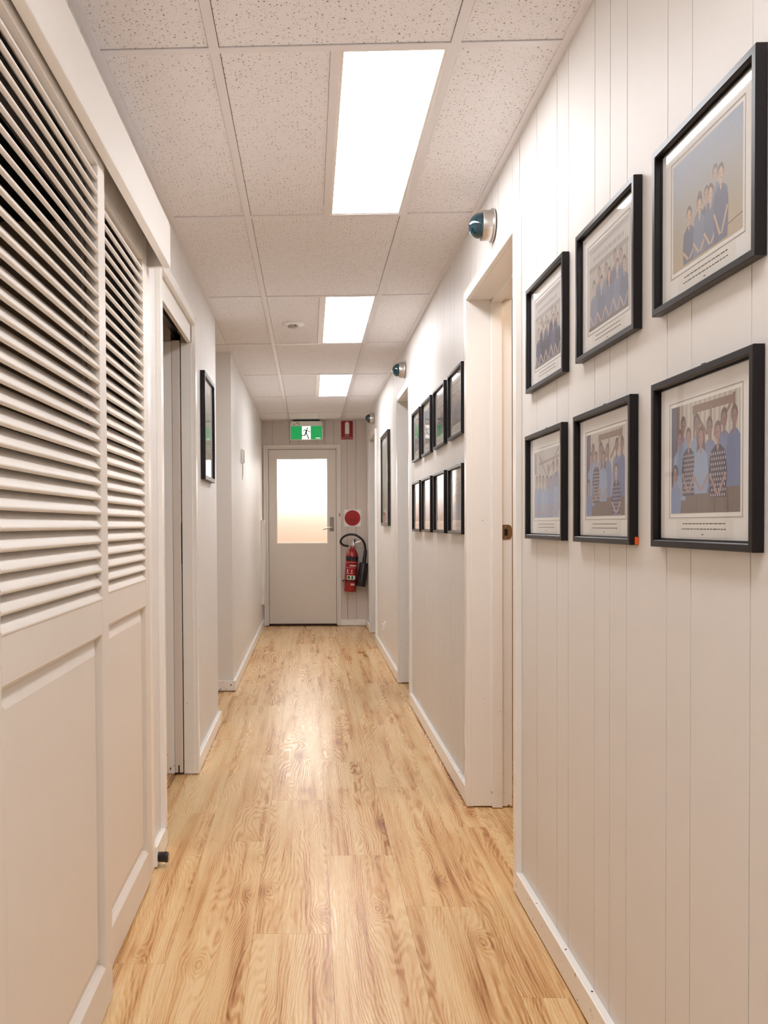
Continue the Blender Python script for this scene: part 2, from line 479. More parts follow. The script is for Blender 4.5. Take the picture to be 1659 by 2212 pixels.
# ------------------------------------------------------------------ wall cores
def core(name, boxes, mat=M_CORE):
    bm = bmesh.new()
    for b_ in boxes: add_box(bm, *b_)
    return tag(bm_obj(name, bm, mat), kind='structure')
BT = 0.009    # board thickness
GAP = 0.0032
xr0, xr1 = XR + BT, XR + WALL_T
LN = 0.020    # jamb lining thickness
ZT = CEIL + 0.05
right_boxes = []
prev = YBACK
for (a, b_, hd) in (DOOR_A, DOOR_B, DOOR_C):
    right_boxes.append((xr0, xr1, prev, a - LN, 0, ZT))
    right_boxes.append((xr0, xr1, a - LN, b_ + LN, hd + LN, ZT))
    prev = b_ + LN
right_boxes.append((xr0, xr1, prev, YEND, 0, ZT))
wall_right = core('wall_right', right_boxes)
xl0 = XL - BT
CAV0, CAV1 = -0.588, -0.634     # pocket of the sliding door
left_boxes = [
    (-0.70, xl0, 2.875, SLIDE_D[0] - 0.02, 0, ZT),
    (-0.70, xl0, YBACK, 0.46, 0, ZT),
    (-0.70, xl0, 0.46, 2.875, 2.09, ZT),
    (-0.577, xl0, SLIDE_D[0] - 0.02, SLIDE_D[1] + 0.0, 2.06, ZT),
    (-0.70, -0.577, SLIDE_D[0] - 0.02, SLIDE_D[1] + 0.0, 2.10, ZT),
    (CAV0, xl0, SLIDE_D[1], PASS0, 0, ZT),
    (-0.70, CAV1, SLIDE_D[1], PASS0, 0, ZT),
    (CAV1, CAV0, PASS0 - 0.02, PASS0, 0, ZT),
    (CAV1, CAV0, SLIDE_D[1], PASS0 - 0.02, 2.04, ZT),
]
wall_left = core('wall_left', left_boxes, M_CORE_SOFT)
wall_far_left = core('wall_far_left', [(-1.65, xl0, PASS1 + BT, PASS1 + 0.12, 0, ZT), (-0.66, xl0, PASS1 + 0.12, YEND, 0, ZT)], M_CORE_SOFT)
EDX0, EDX1, EDZ = -0.474, 0.310, 2.016   # clear opening of the end door
wall_end = core('wall_end', [(-0.70, EDX0 - 0.01, YEND + BT, YEND + 0.12, 0, ZT), (EDX1 + 0.01, XR + 0.10, YEND + BT, YEND + 0.12, 0, ZT),
                             (EDX0 - 0.01, EDX1 + 0.01, YEND + BT, YEND + 0.12, EDZ + 0.01, ZT)], plain('end_groove_shade', (150, 134, 126), 0.8))  # groove shade of the end wall, put into its core colour
# enclosing rooms either side, and behind the camera
wall_back = core('wall_back', [(-2.3, 2.3, YBACK - 0.1, YBACK, 0, ZT)], M_WALL)
core('wall_side_rooms_right', [(2.2, 2.3, YBACK, YEND + 0.12, 0, ZT), (xr1, 2.2, 4.4, 4.5, 0, ZT), (xr1, 2.2, 7.4, 7.5, 0, ZT),
                               (xr1, 2.2, 1.6, 1.7, 0, ZT), (XR + 0.10, 2.3, YEND, YEND + 0.12, 0, ZT)], M_ROOM)
core('wall_side_rooms_left', [(-2.3, -2.2, YBACK, YEND + 0.12, 0, ZT), (-2.2, -0.70, 4.95, 5.05, 0, ZT), (-2.2, -0.70, 2.89, 2.97, 0, ZT),
                              (-1.75, -1.65, 5.05, 6.22, 0, ZT)], M_ROOM)
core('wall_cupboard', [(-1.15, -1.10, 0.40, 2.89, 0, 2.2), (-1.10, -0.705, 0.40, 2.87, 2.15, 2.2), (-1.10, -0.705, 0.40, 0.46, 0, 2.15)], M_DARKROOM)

# ---- grooved boards: 12 units of 102 mm make one sheet
UNIT = 0.1021
PATTERN = (2, 1, 2, 1, 1, 2, 1, 2)
def groove_positions(y0, ya, yb):
    per = 12 * UNIT
    g = []; k = math.floor((ya - y0) / per) - 1
    while True:
        y = y0 + k * per
        for w in PATTERN:
            if ya < y < yb: g.append(y)
            y += w * UNIT
        k += 1
        if y0 + k * per > yb: break
    return g
def board_run(parent, put, ya, yb, y0, z0, z1, holes, gap=GAP):
    """put(name, a, b, z0, z1) makes one board between a and b along the wall"""
    cuts = sorted(set([ya, yb] + groove_positions(y0, ya, yb) + [h for hl in holes for h in hl[:2] if ya < h < yb]))
    grooves = set(groove_positions(y0, ya, yb))
    for a, b_ in zip(cuts[:-1], cuts[1:]):
        if b_ - a < 0.004: continue
        mid = (a + b_) / 2; zz = z0
        for h0, h1, hz in holes:
            if h0 < mid < h1: zz = hz
        ga = gap / 2 if a in grooves else 0.0
        gb = gap / 2 if b_ in grooves else 0.0
        put(a + ga, b_ - gb, zz, z1)
def put_right(a, b_, z0, z1): box('board', XR, xr0 + 0.0005, a, b_, z0, z1, M_WALL, wall_right)
def put_left(a, b_, z0, z1): box('board', XL, xl0 - 0.0005, a, b_, z0, z1, M_WALL, wall_left)
def put_farleft(a, b_, z0, z1): box('board', XL, xl0 - 0.0005, a, b_, z0, z1, M_WALL, wall_far_left)
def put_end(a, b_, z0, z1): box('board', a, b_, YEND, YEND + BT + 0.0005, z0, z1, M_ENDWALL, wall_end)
HR = [(d[0] - 0.012, d[1] + 0.012, d[2] + 0.012) for d in (DOOR_A, DOOR_B, DOOR_C)]
board_run(wall_right, put_right, YBACK, YEND, 1.324, 0.0, CEIL + 0.01, HR)
board_run(wall_left, put_left, 2.875, PASS0, 1.50, 0.0, CEIL + 0.01, [(SLIDE_D[0] - 0.012, SLIDE_D[1] + 0.012, 2.07)], 0.0014)
board_run(wall_left, put_left, YBACK, 0.46, 1.50, 0.0, CEIL + 0.01, [])
board_run(wall_left, put_left, 0.46, 2.875, 1.50, 2.09, CEIL + 0.01, [])
board_run(wall_far_left, put_farleft, PASS1 + BT + 0.0002, YEND, 1.50, 0.0, CEIL + 0.01, [], 0.0014)
box('board', -1.64, XL, PASS1, PASS1 + BT, 0, CEIL + 0.01, M_WALL, wall_far_left)
box('board', -0.70, XL - 0.0, PASS0 - 0.0001, PASS0 + 0.004, 0, CEIL + 0.01, M_WALL, wall_left)
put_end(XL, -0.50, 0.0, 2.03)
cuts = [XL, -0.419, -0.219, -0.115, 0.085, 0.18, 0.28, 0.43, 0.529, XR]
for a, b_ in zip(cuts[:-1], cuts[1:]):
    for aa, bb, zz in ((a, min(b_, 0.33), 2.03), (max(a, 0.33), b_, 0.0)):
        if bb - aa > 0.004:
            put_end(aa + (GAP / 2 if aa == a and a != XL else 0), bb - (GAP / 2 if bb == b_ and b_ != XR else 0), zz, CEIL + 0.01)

# ------------------------------------------------------------------ ceiling
ceiling = box('ceiling', -2.4, 2.4, YBACK - 0.2, YEND + 0.2, CEIL + 0.045, CEIL + 0.12, M_DARKROOM)
tag(ceiling, kind='structure')
BARR = (0.3567, 0.3822); BARL = (-0.2448, -0.2195); TW = 0.024
Y0 = 2.219
TEE = [Y0 + 1.2 * k for k in range(-7, 8)]
ZTILE = CEIL + 0.0035
def tile(x0, x1, y0, y1):
    if x1 - x0 < 0.02 or y1 - y0 < 0.02: return
    o = box('tile', -(x1 - x0) / 2, (x1 - x0) / 2, -(y1 - y0) / 2, (y1 - y0) / 2, 0, 0.014, M_TILE, ceiling)
    o.location = ((x0 + x1) / 2, (y0 + y1) / 2, ZTILE)
LIGHT_ROWS = (0, 2, 4, -2, -4)
for k in range(-6, 7):
    ya = max(Y0 + 1.2 * k + 0.003, YBACK); yb = min(Y0 + 1.2 * (k + 1) - 0.0016, YEND)
    if yb <= ya: continue
    tile(XL - 0.002, BARL[0] - 0.0014, ya, yb)
    tile(BARR[1] + 0.0014, XR + 0.002, ya, yb)
    if k in LIGHT_ROWS:
        tile(BARL[1] + 0.0014, 0.0590, ya, yb)
    else:
        tile(BARL[1] + 0.0014, BARR[0] - 0.0014, ya, yb)
tile(-1.66, XL - 0.004, PASS0 - 0.02, PASS1 + 0.01)
def tee(x0, x1, y0, y1):
    bm = bmesh.new()
    add_box(bm, x0, x1, y0, y1, CEIL, CEIL + 0.0034)
    if (x1 - x0) > (y1 - y0): add_box(bm, x0, x1, (y0 + y1) / 2 - 0.001, (y0 + y1) / 2 + 0.001, CEIL + 0.0034, CEIL + 0.04)
    else: add_box(bm, (x0 + x1) / 2 - 0.001, (x0 + x1) / 2 + 0.001, y0, y1, CEIL + 0.0034, CEIL + 0.04)
    return bm_obj('grid_bar', bm, M_GRID, ceiling)
tee(BARR[0], BARR[1], YBACK, YEND); tee(BARL[0], BARL[1], YBACK, YEND)
for y in TEE:
    if YBACK < y < YEND - 0.03:
        xa = -1.65 if PASS0 < y < PASS1 else XL
        tee(xa, BARL[0], y, y + TW); tee(BARL[1], BARR[0], y, y + TW); tee(BARR[1], XR, y, y + TW)
for k in LIGHT_ROWS:
    tee(0.060, 0.084, Y0 + 1.2 * k + TW, Y0 + 1.2 * (k + 1))
AW = 0.022
def angle(x0, x1, y0, y1): box('wall_angle', x0, x1, y0, y1, CEIL - 0.0015, CEIL + 0.003, M_GRID, ceiling)
angle(XR - AW, XR, YBACK, YEND); angle(XL, XL + AW, YBACK, PASS0); angle(XL, XL + AW, PASS1, YEND)
angle(-1.65, XL + AW, PASS1 - AW, PASS1); angle(XL + AW, XR - AW, YEND - 0.012, YEND)

# light panels
light_names = {0: 'long bright ceiling light panel nearest the camera', 2: 'middle ceiling light panel, beside the smoke detector',
               4: 'farthest ceiling light panel, nearest the green exit sign', -2: 'ceiling light panel just overhead, behind the camera', -4: 'ceiling light panel farthest behind the camera'}
for k in LIGHT_ROWS:
    ya, yb = Y0 + 1.2 * k + TW, Y0 + 1.2 * (k + 1)
    t = empty('ceiling_light', (0.215, (ya + yb) / 2, CEIL))
    tag(t, light_names[k], 'ceiling light', 'ceiling light panels')
    xa, xb = 0.084, 0.3567; fw = 0.010
    bm = bmesh.new()
    for q in ((xa, xa + fw, ya, yb), (xb - fw, xb, ya, yb), (xa + fw, xb - fw, ya, ya + fw), (xa + fw, xb - fw, yb - fw, yb)):
        add_box(bm, q[0] - 0.215, q[1] - 0.215, q[2] - (ya + yb) / 2, q[3] - (ya + yb) / 2, 0.002, 0.012)
    bm_obj('light_frame', bm, M_WHITEPL, t)
    box('diffuser', xa + fw - 0.215, xb - fw - 0.215, -(yb - ya) / 2 + fw, (yb - ya) / 2 - fw, 0.004, 0.010, M_PANEL, t)

# lamp of the room behind the nearest right doorway
t = empty('side_room_light', (1.35, 3.2, CEIL - 0.02)); tag(t, 'warm ceiling light inside the room behind the nearest right doorway', 'ceiling light')
box('diffuser', -0.30, 0.30, -0.30, 0.30, -0.010, 0.0, emis('warm_room_diffuser', (255, 226, 196), 6.0), t)
box('light_frame', -0.32, 0.32, -0.32, 0.32, 0.0, 0.02, M_WHITEPL, t)

# smoke detector
t = empty('smoke_detector', (-0.09, 5.26, CEIL + 0.003))
tag(t, 'round white smoke detector on the ceiling tile beside the middle light', 'smoke detector')
bm = bmesh.new(); add_lathe(bm, [(0.0, 0.0), (0.068, 0.0), (0.069, -0.004), (0.060, -0.010), (0.0, -0.011)], 32)
bm_obj('base_plate', bm, plain('bright_white_plastic', (255, 254, 252), 0.4), t, 40)
bm = bmesh.new(); add_lathe(bm, [(0.033, -0.010), (0.033, -0.017), (0.028, -0.021), (0.0, -0.022)], 28)
bm_obj('sensor_cap', bm, M_GREYPL, t, 40)
for a in (2.6, 5.2):
    o = box('vent_slot', 0.027, 0.035, -0.005, 0.005, -0.019, -0.012, M_BLACK, t); o.rotation_euler.z = a

# ------------------------------------------------------------------ skirting boards
SK_T, SK_H = 0.020, 0.076
n_sk = [0]
def skirt(name, pts):
    """run of board against the wall; pts = (x0,x1,y0,y1)"""
    bm = bmesh.new(); add_box(bm, pts[0], pts[1], pts[2], pts[3], 0.006, SK_H, 0.0025, 2)
    return tag(bm_obj(name, bm, M_TRIM), kind='structure')
CW, CT = 0.042, 0.019      # architrave width / thickness
for a, b_ in ((YBACK, DOOR_A[0] - CW), (DOOR_A[1] + CW, DOOR_B[0] - CW), (DOOR_B[1] + CW, DOOR_C[0] - CW), (DOOR_C[1] + CW, YEND)):
    skirt('baseboard_right', (XR - SK_T, XR, a, b_))
skirt('baseboard_left', (XL, XL + SK_T, YBACK, 0.44))
skirt('baseboard_left', (XL, XL + SK_T, 2.925, SLIDE_D[0] - CW))
skirt('baseboard_left', (XL, XL + SK_T, SLIDE_D[1] + CW, PASS0 + 0.004))
skirt('baseboard_far_left', (XL, XL + SK_T, PASS1 - SK_T, YEND))
skirt('baseboard_return', (-1.6, XL, PASS1 - SK_T, PASS1))
skirt('baseboard_end', (0.353, XR - SK_T, YEND - 0.010, YEND))

# ------------------------------------------------------------------ right-hand door frames
def door_frame(name, d, detail):
    a, b_, hd = d
    t = empty(name, (XR, (a + b_) / 2, 0)); tag(t, kind='structure')
    ox, oy = XR, (a + b_) / 2
    def part(nm, x0, x1, y0, y1, z0, z1, mat=M_TRIM, bevel=0.0015):
        return box(nm, x0 - ox, x1 - ox, y0 - oy, y1 - oy, z0, z1, mat, t, bevel)
    xf = XR - CT
    part('architrave', xf, XR, a - CW, a, 0.004, hd + CW)
    part('architrave', xf, XR, b_, b_ + CW, 0.004, hd + CW)
    part('architrave', xf, XR, a, b_, hd, hd + CW)
    xe = xr1 + 0.03
    part('jamb_lining', XR, xe, a - LN, a, 0.004, hd + LN)
    part('jamb_lining', XR, xe, b_, b_ + LN, 0.006, hd + LN)
    part('jamb_lining', XR, xe, a, b_, hd, hd + LN)
    part('door_stop', 0.734, 0.776, b_ - 0.012, b_, 0.003, hd)
    part('door_stop', 0.734, 0.776, a, a + 0.012, 0.003, hd)
    part('door_stop', 0.734, 0.776, a, b_, hd - 0.012, hd)
    if detail:
        bm = bmesh.new()
        pts = [(0.0, -0.030), (0.026, -0.030), (0.034, -0.026), (0.039, -0.015), (0.040, 0.0), (0.039, 0.015), (0.034, 0.026), (0.026, 0.030), (0.0, 0.030)]
        Mx = Matrix(((1, 0, 0, 0.777 - ox), (0, 0, -1, b_ - oy), (0, 1, 0, 1.120), (0, 0, 0, 1)))
        add_prism(bm, pts, 0.0, 0.0018, Mx)
        sp = bm_obj('strike_plate', bm, M_BRASS, t); sp['label'] = 'worn brass strike plate'
        box('latch_hole', 0.786 - ox, 0.799 - ox, b_ - 0.0024 - oy, b_ - oy, 1.106, 1.132, M_BLACK, t)
        for z in (1.098, 1.142):
            bm = bmesh.new(); add_lathe(bm, [(0.0, 0.003), (0.003, 0.0026), (0.0035, 0.0015)], 10, Matrix(((1, 0, 0, 0.790 - ox), (0, 0, -1, b_ - oy), (0, 1, 0, z), (0, 0, 0, 1))))
            bm_obj('screw', bm, M_CHROME, t, 40)
    return t
door_frame('trim_1', DOOR_A, True)
door_frame('trim_2', DOOR_B, False)
door_frame('trim_3', DOOR_C, False)

# ------------------------------------------------------------------ left pocket-door frame and door
t = empty('trim_4', (XL, 3.6, 0)); tag(t, kind='structure')
def part4(nm, x0, x1, y0, y1, z0, z1, mat=M_TRIM, bevel=0.0012):
    return box(nm, x0 - XL, x1 - XL, y0 - 3.6, y1 - 3.6, z0, z1, mat, t, bevel)
a, b_ = SLIDE_D[0], SLIDE_D[1]
part4('architrave', XL, XL + CT, a - CW, a, 0.004, 2.118)
part4('architrave', XL, XL + CT, b_, b_ + CW, 0.004, 2.118)
part4('architrave', XL, XL + CT, a, b_, 2.076, 2.118)
part4('header_board', XL - 0.020, XL - 0.002, a, b_, 1.993, 2.076)
part4('jamb_lining', -0.70, XL, a - 0.018, a, 0.004, 2.06)
part4('jamb_lining', CAV0 + 0.001, XL, b_ - 0.004, b_ + 0.012, 0.006, 1.993)
part4('jamb_lining', -0.70, -0.6308, b_ - 0.004, b_ + 0.012, 0.006, 2.0)
part4('sliding_track', -0.625, -0.600, a, b_ + 0.4, 2.035, 2.065, M_BLACKGLOSS)
dr = empty('door_2', (-0.611, b_ - 0.006, 0)); tag(dr, kind='structure')
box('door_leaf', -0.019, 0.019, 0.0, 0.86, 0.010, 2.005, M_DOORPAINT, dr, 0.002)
box('guide_groove', -0.003, 0.003, -0.0006, 0.02, 0.010, 0.045, M_BLACK, dr)
box('flush_pull', 0.0192, 0.0225, 0.001, 0.030, 0.98, 1.17, M_BLACK, dr)

# ------------------------------------------------------------------ end door
t = empty('trim_5', (0, YEND, 0)); tag(t, kind='structure')
def part5(nm, x0, x1, y0, y1, z0, z1, bevel=0.0025, mat=M_ENDTRIM): return box(nm, x0, x1, y0 - YEND, y1 - YEND, z0, z1, mat, t, bevel)
ex0, ex1, ezt = -0.523, 0.355, 2.062
lx_0, lx_1 = EDX0 + 0.010, EDX1 - 0.007
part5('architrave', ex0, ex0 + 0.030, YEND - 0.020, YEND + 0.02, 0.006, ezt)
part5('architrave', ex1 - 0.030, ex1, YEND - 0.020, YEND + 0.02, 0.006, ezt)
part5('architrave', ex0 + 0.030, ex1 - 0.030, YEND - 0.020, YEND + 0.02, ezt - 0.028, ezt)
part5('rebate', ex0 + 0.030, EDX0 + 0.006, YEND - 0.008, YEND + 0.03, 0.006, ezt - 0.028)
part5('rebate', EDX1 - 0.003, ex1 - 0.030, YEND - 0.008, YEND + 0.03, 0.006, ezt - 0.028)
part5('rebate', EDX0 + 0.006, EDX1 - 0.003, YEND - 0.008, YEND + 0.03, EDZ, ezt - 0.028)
part5('rebate', EDX0 - 0.009, lx_0 + 0.014, YEND + 0.054, YEND + 0.11, 0.006, EDZ, 0.0, M_CORE)  # added stops seal the leaf edge; the gap's shade is in their dark colour
part5('rebate', lx_1 - 0.014, EDX1 + 0.009, YEND + 0.054, YEND + 0.11, 0.006, EDZ, 0.0, M_CORE)
part5('rebate', EDX0 - 0.009, EDX1 + 0.009, YEND + 0.054, YEND + 0.11, EDZ - 0.018, EDZ + 0.009, 0.0, M_CORE)
part5('door_gap_blocker', EDX0, EDX1, YEND - 0.006, YEND + 0.06, -0.003, 0.022, 0.001, M_FLOORBASE)  # added dark strip that blocks daylight under the door leaf
part5('latch_keeper', 0.334, 0.346, YEND - 0.026, YEND - 0.020, 1.245, 1.285, 0.001, M_BRASS)
d1 = empty('door_1', (0, YEND + 0.012, 0)); tag(d1, kind='structure')
wx0, wx1, wz0, wz1 = -0.378, 0.210, 0.938, 1.912
lx0, lx1, lz0, lz1 = EDX0 + 0.010, EDX1 - 0.007, 0.024, EDZ - 0.005
bm = bmesh.new()
add_box(bm, lx0, wx0, 0, 0.04, lz0, lz1); add_box(bm, wx1, lx1, 0, 0.04, lz0, lz1)
add_box(bm, wx0, wx1, 0, 0.04, lz0, wz0); add_box(bm, wx0, wx1, 0, 0.04, wz1, lz1)
bmesh.ops.remove_doubles(bm, verts=bm.verts, dist=1e-5)
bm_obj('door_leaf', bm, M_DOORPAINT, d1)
bm = bmesh.new()
bw = 0.010
for q in ((wx0, wx0 + bw, wz0, wz1), (wx1 - bw, wx1, wz0, wz1), (wx0 + bw, wx1 - bw, wz0, wz0 + bw), (wx0 + bw, wx1 - bw, wz1 - bw, wz1)):
    add_box(bm, q[0], q[1], 0.004, 0.036, q[2], q[3])
bm_obj('glazing_bead', bm, M_WHITEPL, d1)
box('window_pane', wx0 + bw, wx1 - bw, 0.016, 0.022, wz0 + bw, wz1 - bw, M_FROST, d1)
h = box('handle_plate', 0.230, 0.277, -0.004, 0.0, 1.080, 1.240, plain('handle_plate_metal', (150, 140, 136), 0.4, metal=0.8), d1, 0.001)
bm = bmesh.new(); add_tube(bm, smooth_path([(0.254, 0.0, 1.125), (0.254, -0.042, 1.125), (0.248, -0.052, 1.124), (0.225, -0.054, 1.120), (0.150, -0.054, 1.100)], 4), 0.0085, 10)
bm_obj('lever', bm, M_CHROME, h, 40)
for z in (1.092, 1.228):
    bm = bmesh.new(); add_lathe(bm, [(0.0, 0.0015), (0.004, 0.0012), (0.0045, 0.0)], 10, Matrix(((1, 0, 0, 0.2535), (0, 0, -1, -0.004), (0, 1, 0, z), (0, 0, 0, 1))))
    bm_obj('screw', bm, M_BLACK, h, 40)

# yard outside the end door
tag(box('yard_ground', -6, 6, YEND + 0.16, 16, -0.25, -0.15, M_YARD), kind='structure')
yw = box('yard_wall', -5, 5, YEND + 1.3, YEND + 1.5, -0.15, 1.60, M_TERRA)
tag(yw, kind='structure')

# ------------------------------------------------------------------ louvered sliding cupboard doors
def louver_door(label, xf, y0, y1, zt, thick=0.030):
    t = empty('louvered_cupboard_door', (xf, (y0 + y1) / 2, 0.0))
    tag(t, label, 'cupboard door', 'louvered sliding cupboard doors')
    oy = (y0 + y1) / 2
    ST = 0.068; zb = 0.012
    MR0, MR1 = 0.893, 0.984; BR1 = 0.124; TR0 = zt - 0.085
    CH = 0.010
    def stile(a, b_, inner_sign):
        bm = bmesh.new(); add_box(bm, -thick, 0, a - oy, b_ - oy, zb, zt, 0.0015)
        return bm_obj('stile', bm, M_LOUVER, t)
    stile(y0, y0 + ST, 1); stile(y1 - ST, y1, -1)
    ya, yb = y0 + ST + 0.0006 - oy, y1 - ST - 0.0006 - oy
    def rail(nm, z0, z1, top, bot):
        pts = [(-thick, z0), (-CH if bot else 0, z0)]
        if bot: pts.append((0, z0 + CH))
        if top: pts += [(0, z1 - CH), (-CH, z1)]
        else: pts.append((0, z1))
        pts.append((-thick, z1))
        bm = bmesh.new()
        add_prism(bm, pts, ya, yb, Matrix(((1, 0, 0, 0), (0, 0, 1, 0), (0, 1, 0, 0), (0, 0, 0, 1))))
        return bm_obj(nm, bm, M_LOUVER, t)
    rail('bottom_rail', zb, BR1, True, False)
    rail('middle_rail', MR0, MR1, False, True)
    rail('top_rail', TR0, zt, False, False)
    # raised lower panel: sloped border round a flat field
    z0, z1 = BR1 - 0.004, MR0 + 0.004
    bm = bmesh.new()
    bo = 0.034
    rings = []
    for dx, inset in ((-0.024, 0.0), (-0.020, 0.0), (-0.010, bo), (-0.009, bo + 0.004)):
        rings.append([bm.verts.new((dx, yy, zz)) for yy, zz in ((ya + inset, z0 + inset), (yb - inset, z0 + inset), (yb - inset, z1 - inset), (ya + inset, z1 - inset))])
    for A, B in zip(rings[:-1], rings[1:]):
        for i in range(4): bm.faces.new((A[i], A[(i + 1) % 4], B[(i + 1) % 4], B[i]))
    bm.faces.new(rings[-1]); bm.faces.new(rings[0][::-1])
    bm_obj('lower_panel', bm, M_LOUVER, t)
    # slats
    n = 30; pitch = (TR0 - MR1) / n
    W, TH = 0.0465, 0.0095; ang = math.radians(51)
    prof = []
    for i in range(5):
        q = -PI / 2 + PI * i / 4
        prof.append((W / 2 + 0.5 * TH * math.cos(q) * 0.9 - TH * 0.4, TH / 2 * math.sin(q)))
    for i in range(5):
        q = PI / 2 + PI * i / 4
        prof.append((-W / 2 + 0.5 * TH * math.cos(q) * 0.9 + TH * 0.4, TH / 2 * math.sin(q)))
    ca, sa = math.cos(ang), math.sin(ang)
    pts = [(u * ca + v * sa, -u * sa + v * ca) for u, v in prof]
    bm = bmesh.new()
    L = (yb - ya)
    add_prism(bm, pts, -L / 2, L / 2, Matrix(((1, 0, 0, 0), (0, 0, 1, 0), (0, 1, 0, 0), (0, 0, 0, 1))))
    bmesh.ops.recalc_face_normals(bm, faces=bm.faces)
    me = bpy.data.meshes.new('slat'); bm.to_mesh(me); bm.free()
    for i in range(n):
        o = mesh_obj('slat', me, M_LOUVER, t, 50 if i == 0 else None)
        o.location = (-0.0150, (ya + yb) / 2, MR1 + pitch * (i + 0.46))
    return t
louver_door('near white louvered cupboard door sliding in front of the other', -0.485, 1.298, 2.108, 2.075)
louver_door('white louvered cupboard door behind the nearer one, beside the hallway opening', -0.518, 2.020, 2.834, 2.075)
louver_door('white louvered cupboard door at the camera side, behind the near one', -0.518, 0.48, 1.29, 2.075)
# cupboard jamb post
tag(box('trim_6', -0.60, XL + 0.012, 2.838, 2.925, 0.004, 2.005, M_TRIM, None, 0.002), kind='structure')
# pelmet board
pm = empty('cupboard_pelmet', (-0.455, 1.2, 2.0)); tag(pm, 'white pelmet board hanging over the louvered cupboard doors', 'pelmet')
box('fascia', -0.024, 0.0, -0.76, 1.724, 0.007, 0.150, M_TRIM, pm, 0.0015)
box('top_board', -0.0820, -0.024, -0.76, 1.724, 0.130, 0.150, M_TRIM, pm)
box('end_cap', -0.0820, -0.024, 1.704, 1.724, 0.007, 0.130, M_TRIM, pm)
box('door_track', -0.052, -0.034, -0.76, 1.70, 0.090, 0.130, M_GREYPL, pm)

# door stop on the cupboard jamb
bm = bmesh.new()
Mx = Matrix(((0, 0, 1, XL + SK_T), (1, 0, 0, 2.95), (0, 1, 0, 0.033), (0, 0, 0, 1)))
ds = empty('door_stop', (XL + SK_T, 2.95, 0.033)); tag(ds, 'small black rubber door stop low beside the cupboard door', 'door stop')
Mx = Matrix(((0, 0, 1, 0), (1, 0, 0, 0), (0, 1, 0, 0), (0, 0, 0, 1)))
add_lathe(bm, [(0.0, 0.0), (0.017, 0.0), (0.017, 0.022), (0.0185, 0.024), (0.0185, 0.030), (0.016, 0.034), (0.0, 0.034)], 24, Mx)
bm_obj('rubber_buffer', bm, M_BLACKGLOSS, ds, 40)
bm = bmesh.new(); add_lathe(bm, [(0.0, 0.0345), (0.004, 0.0345), (0.004, 0.0335)], 12, Mx); bm_obj('screw', bm, M_CHROME, ds, 40)

# ------------------------------------------------------------------ framed photographs
class Print:
    def __init__(self, w, h):
        self.w, self.h = w, h; self.polys = []
    def poly(self, pts, rgb):
        self.polys.append(([(min(max(p[0], 0), 1), min(max(p[1], 0), 1)) for p in pts], rgb))
    def rect(self, u0, v0, u1, v1, rgb): self.poly([(u0, v0), (u1, v0), (u1, v1), (u0, v1)], rgb)
    def ell(self, u, v, ru, rv, rgb, n=12, a0=0, a1=2 * PI):
        self.poly([(u + ru * math.cos(a0 + (a1 - a0) * i / n), v + rv * math.sin(a0 + (a1 - a0) * i / n)) for i in range(n)], rgb)
    def bar(self, p, q, wd, rgb):
        dx, dy = q[0] - p[0], q[1] - p[1]; l = math.hypot(dx, dy); nx, ny = -dy / l * wd / 2, dx / l * wd / 2
        self.poly([(p[0] + nx, p[1] + ny), (p[0] - nx, p[1] - ny), (q[0] - nx, q[1] - ny), (q[0] + nx, q[1] + ny)], rgb)
    def build(self, parent, cx, cy, z0):
        vs_, fs, colr = [], [], []
        for i, (pts, rgb) in enumerate(self.polys):
            z = z0 + i * 0.0000022
            b0 = len(vs_)
            vs_ += [(cx + (p[0] - 0.5) * self.w, cy + (p[1] - 0.5) * self.h, z) for p in pts]
            fs.append(tuple(range(b0, b0 + len(pts)))); colr.append(lin([c_ + (240 - c_) * 0.22 for c_ in rgb]))
        me = bpy.data.meshes.new('photograph'); me.from_pydata(vs_, [], fs)
        at = me.color_attributes.new('ink', 'FLOAT_COLOR', 'CORNER')
        li = 0
        for f, c in zip(fs, colr):
            for _ in f:
                at.data[li].color = c; li += 1
        return mesh_obj('photograph', me, M_PRINT, parent)

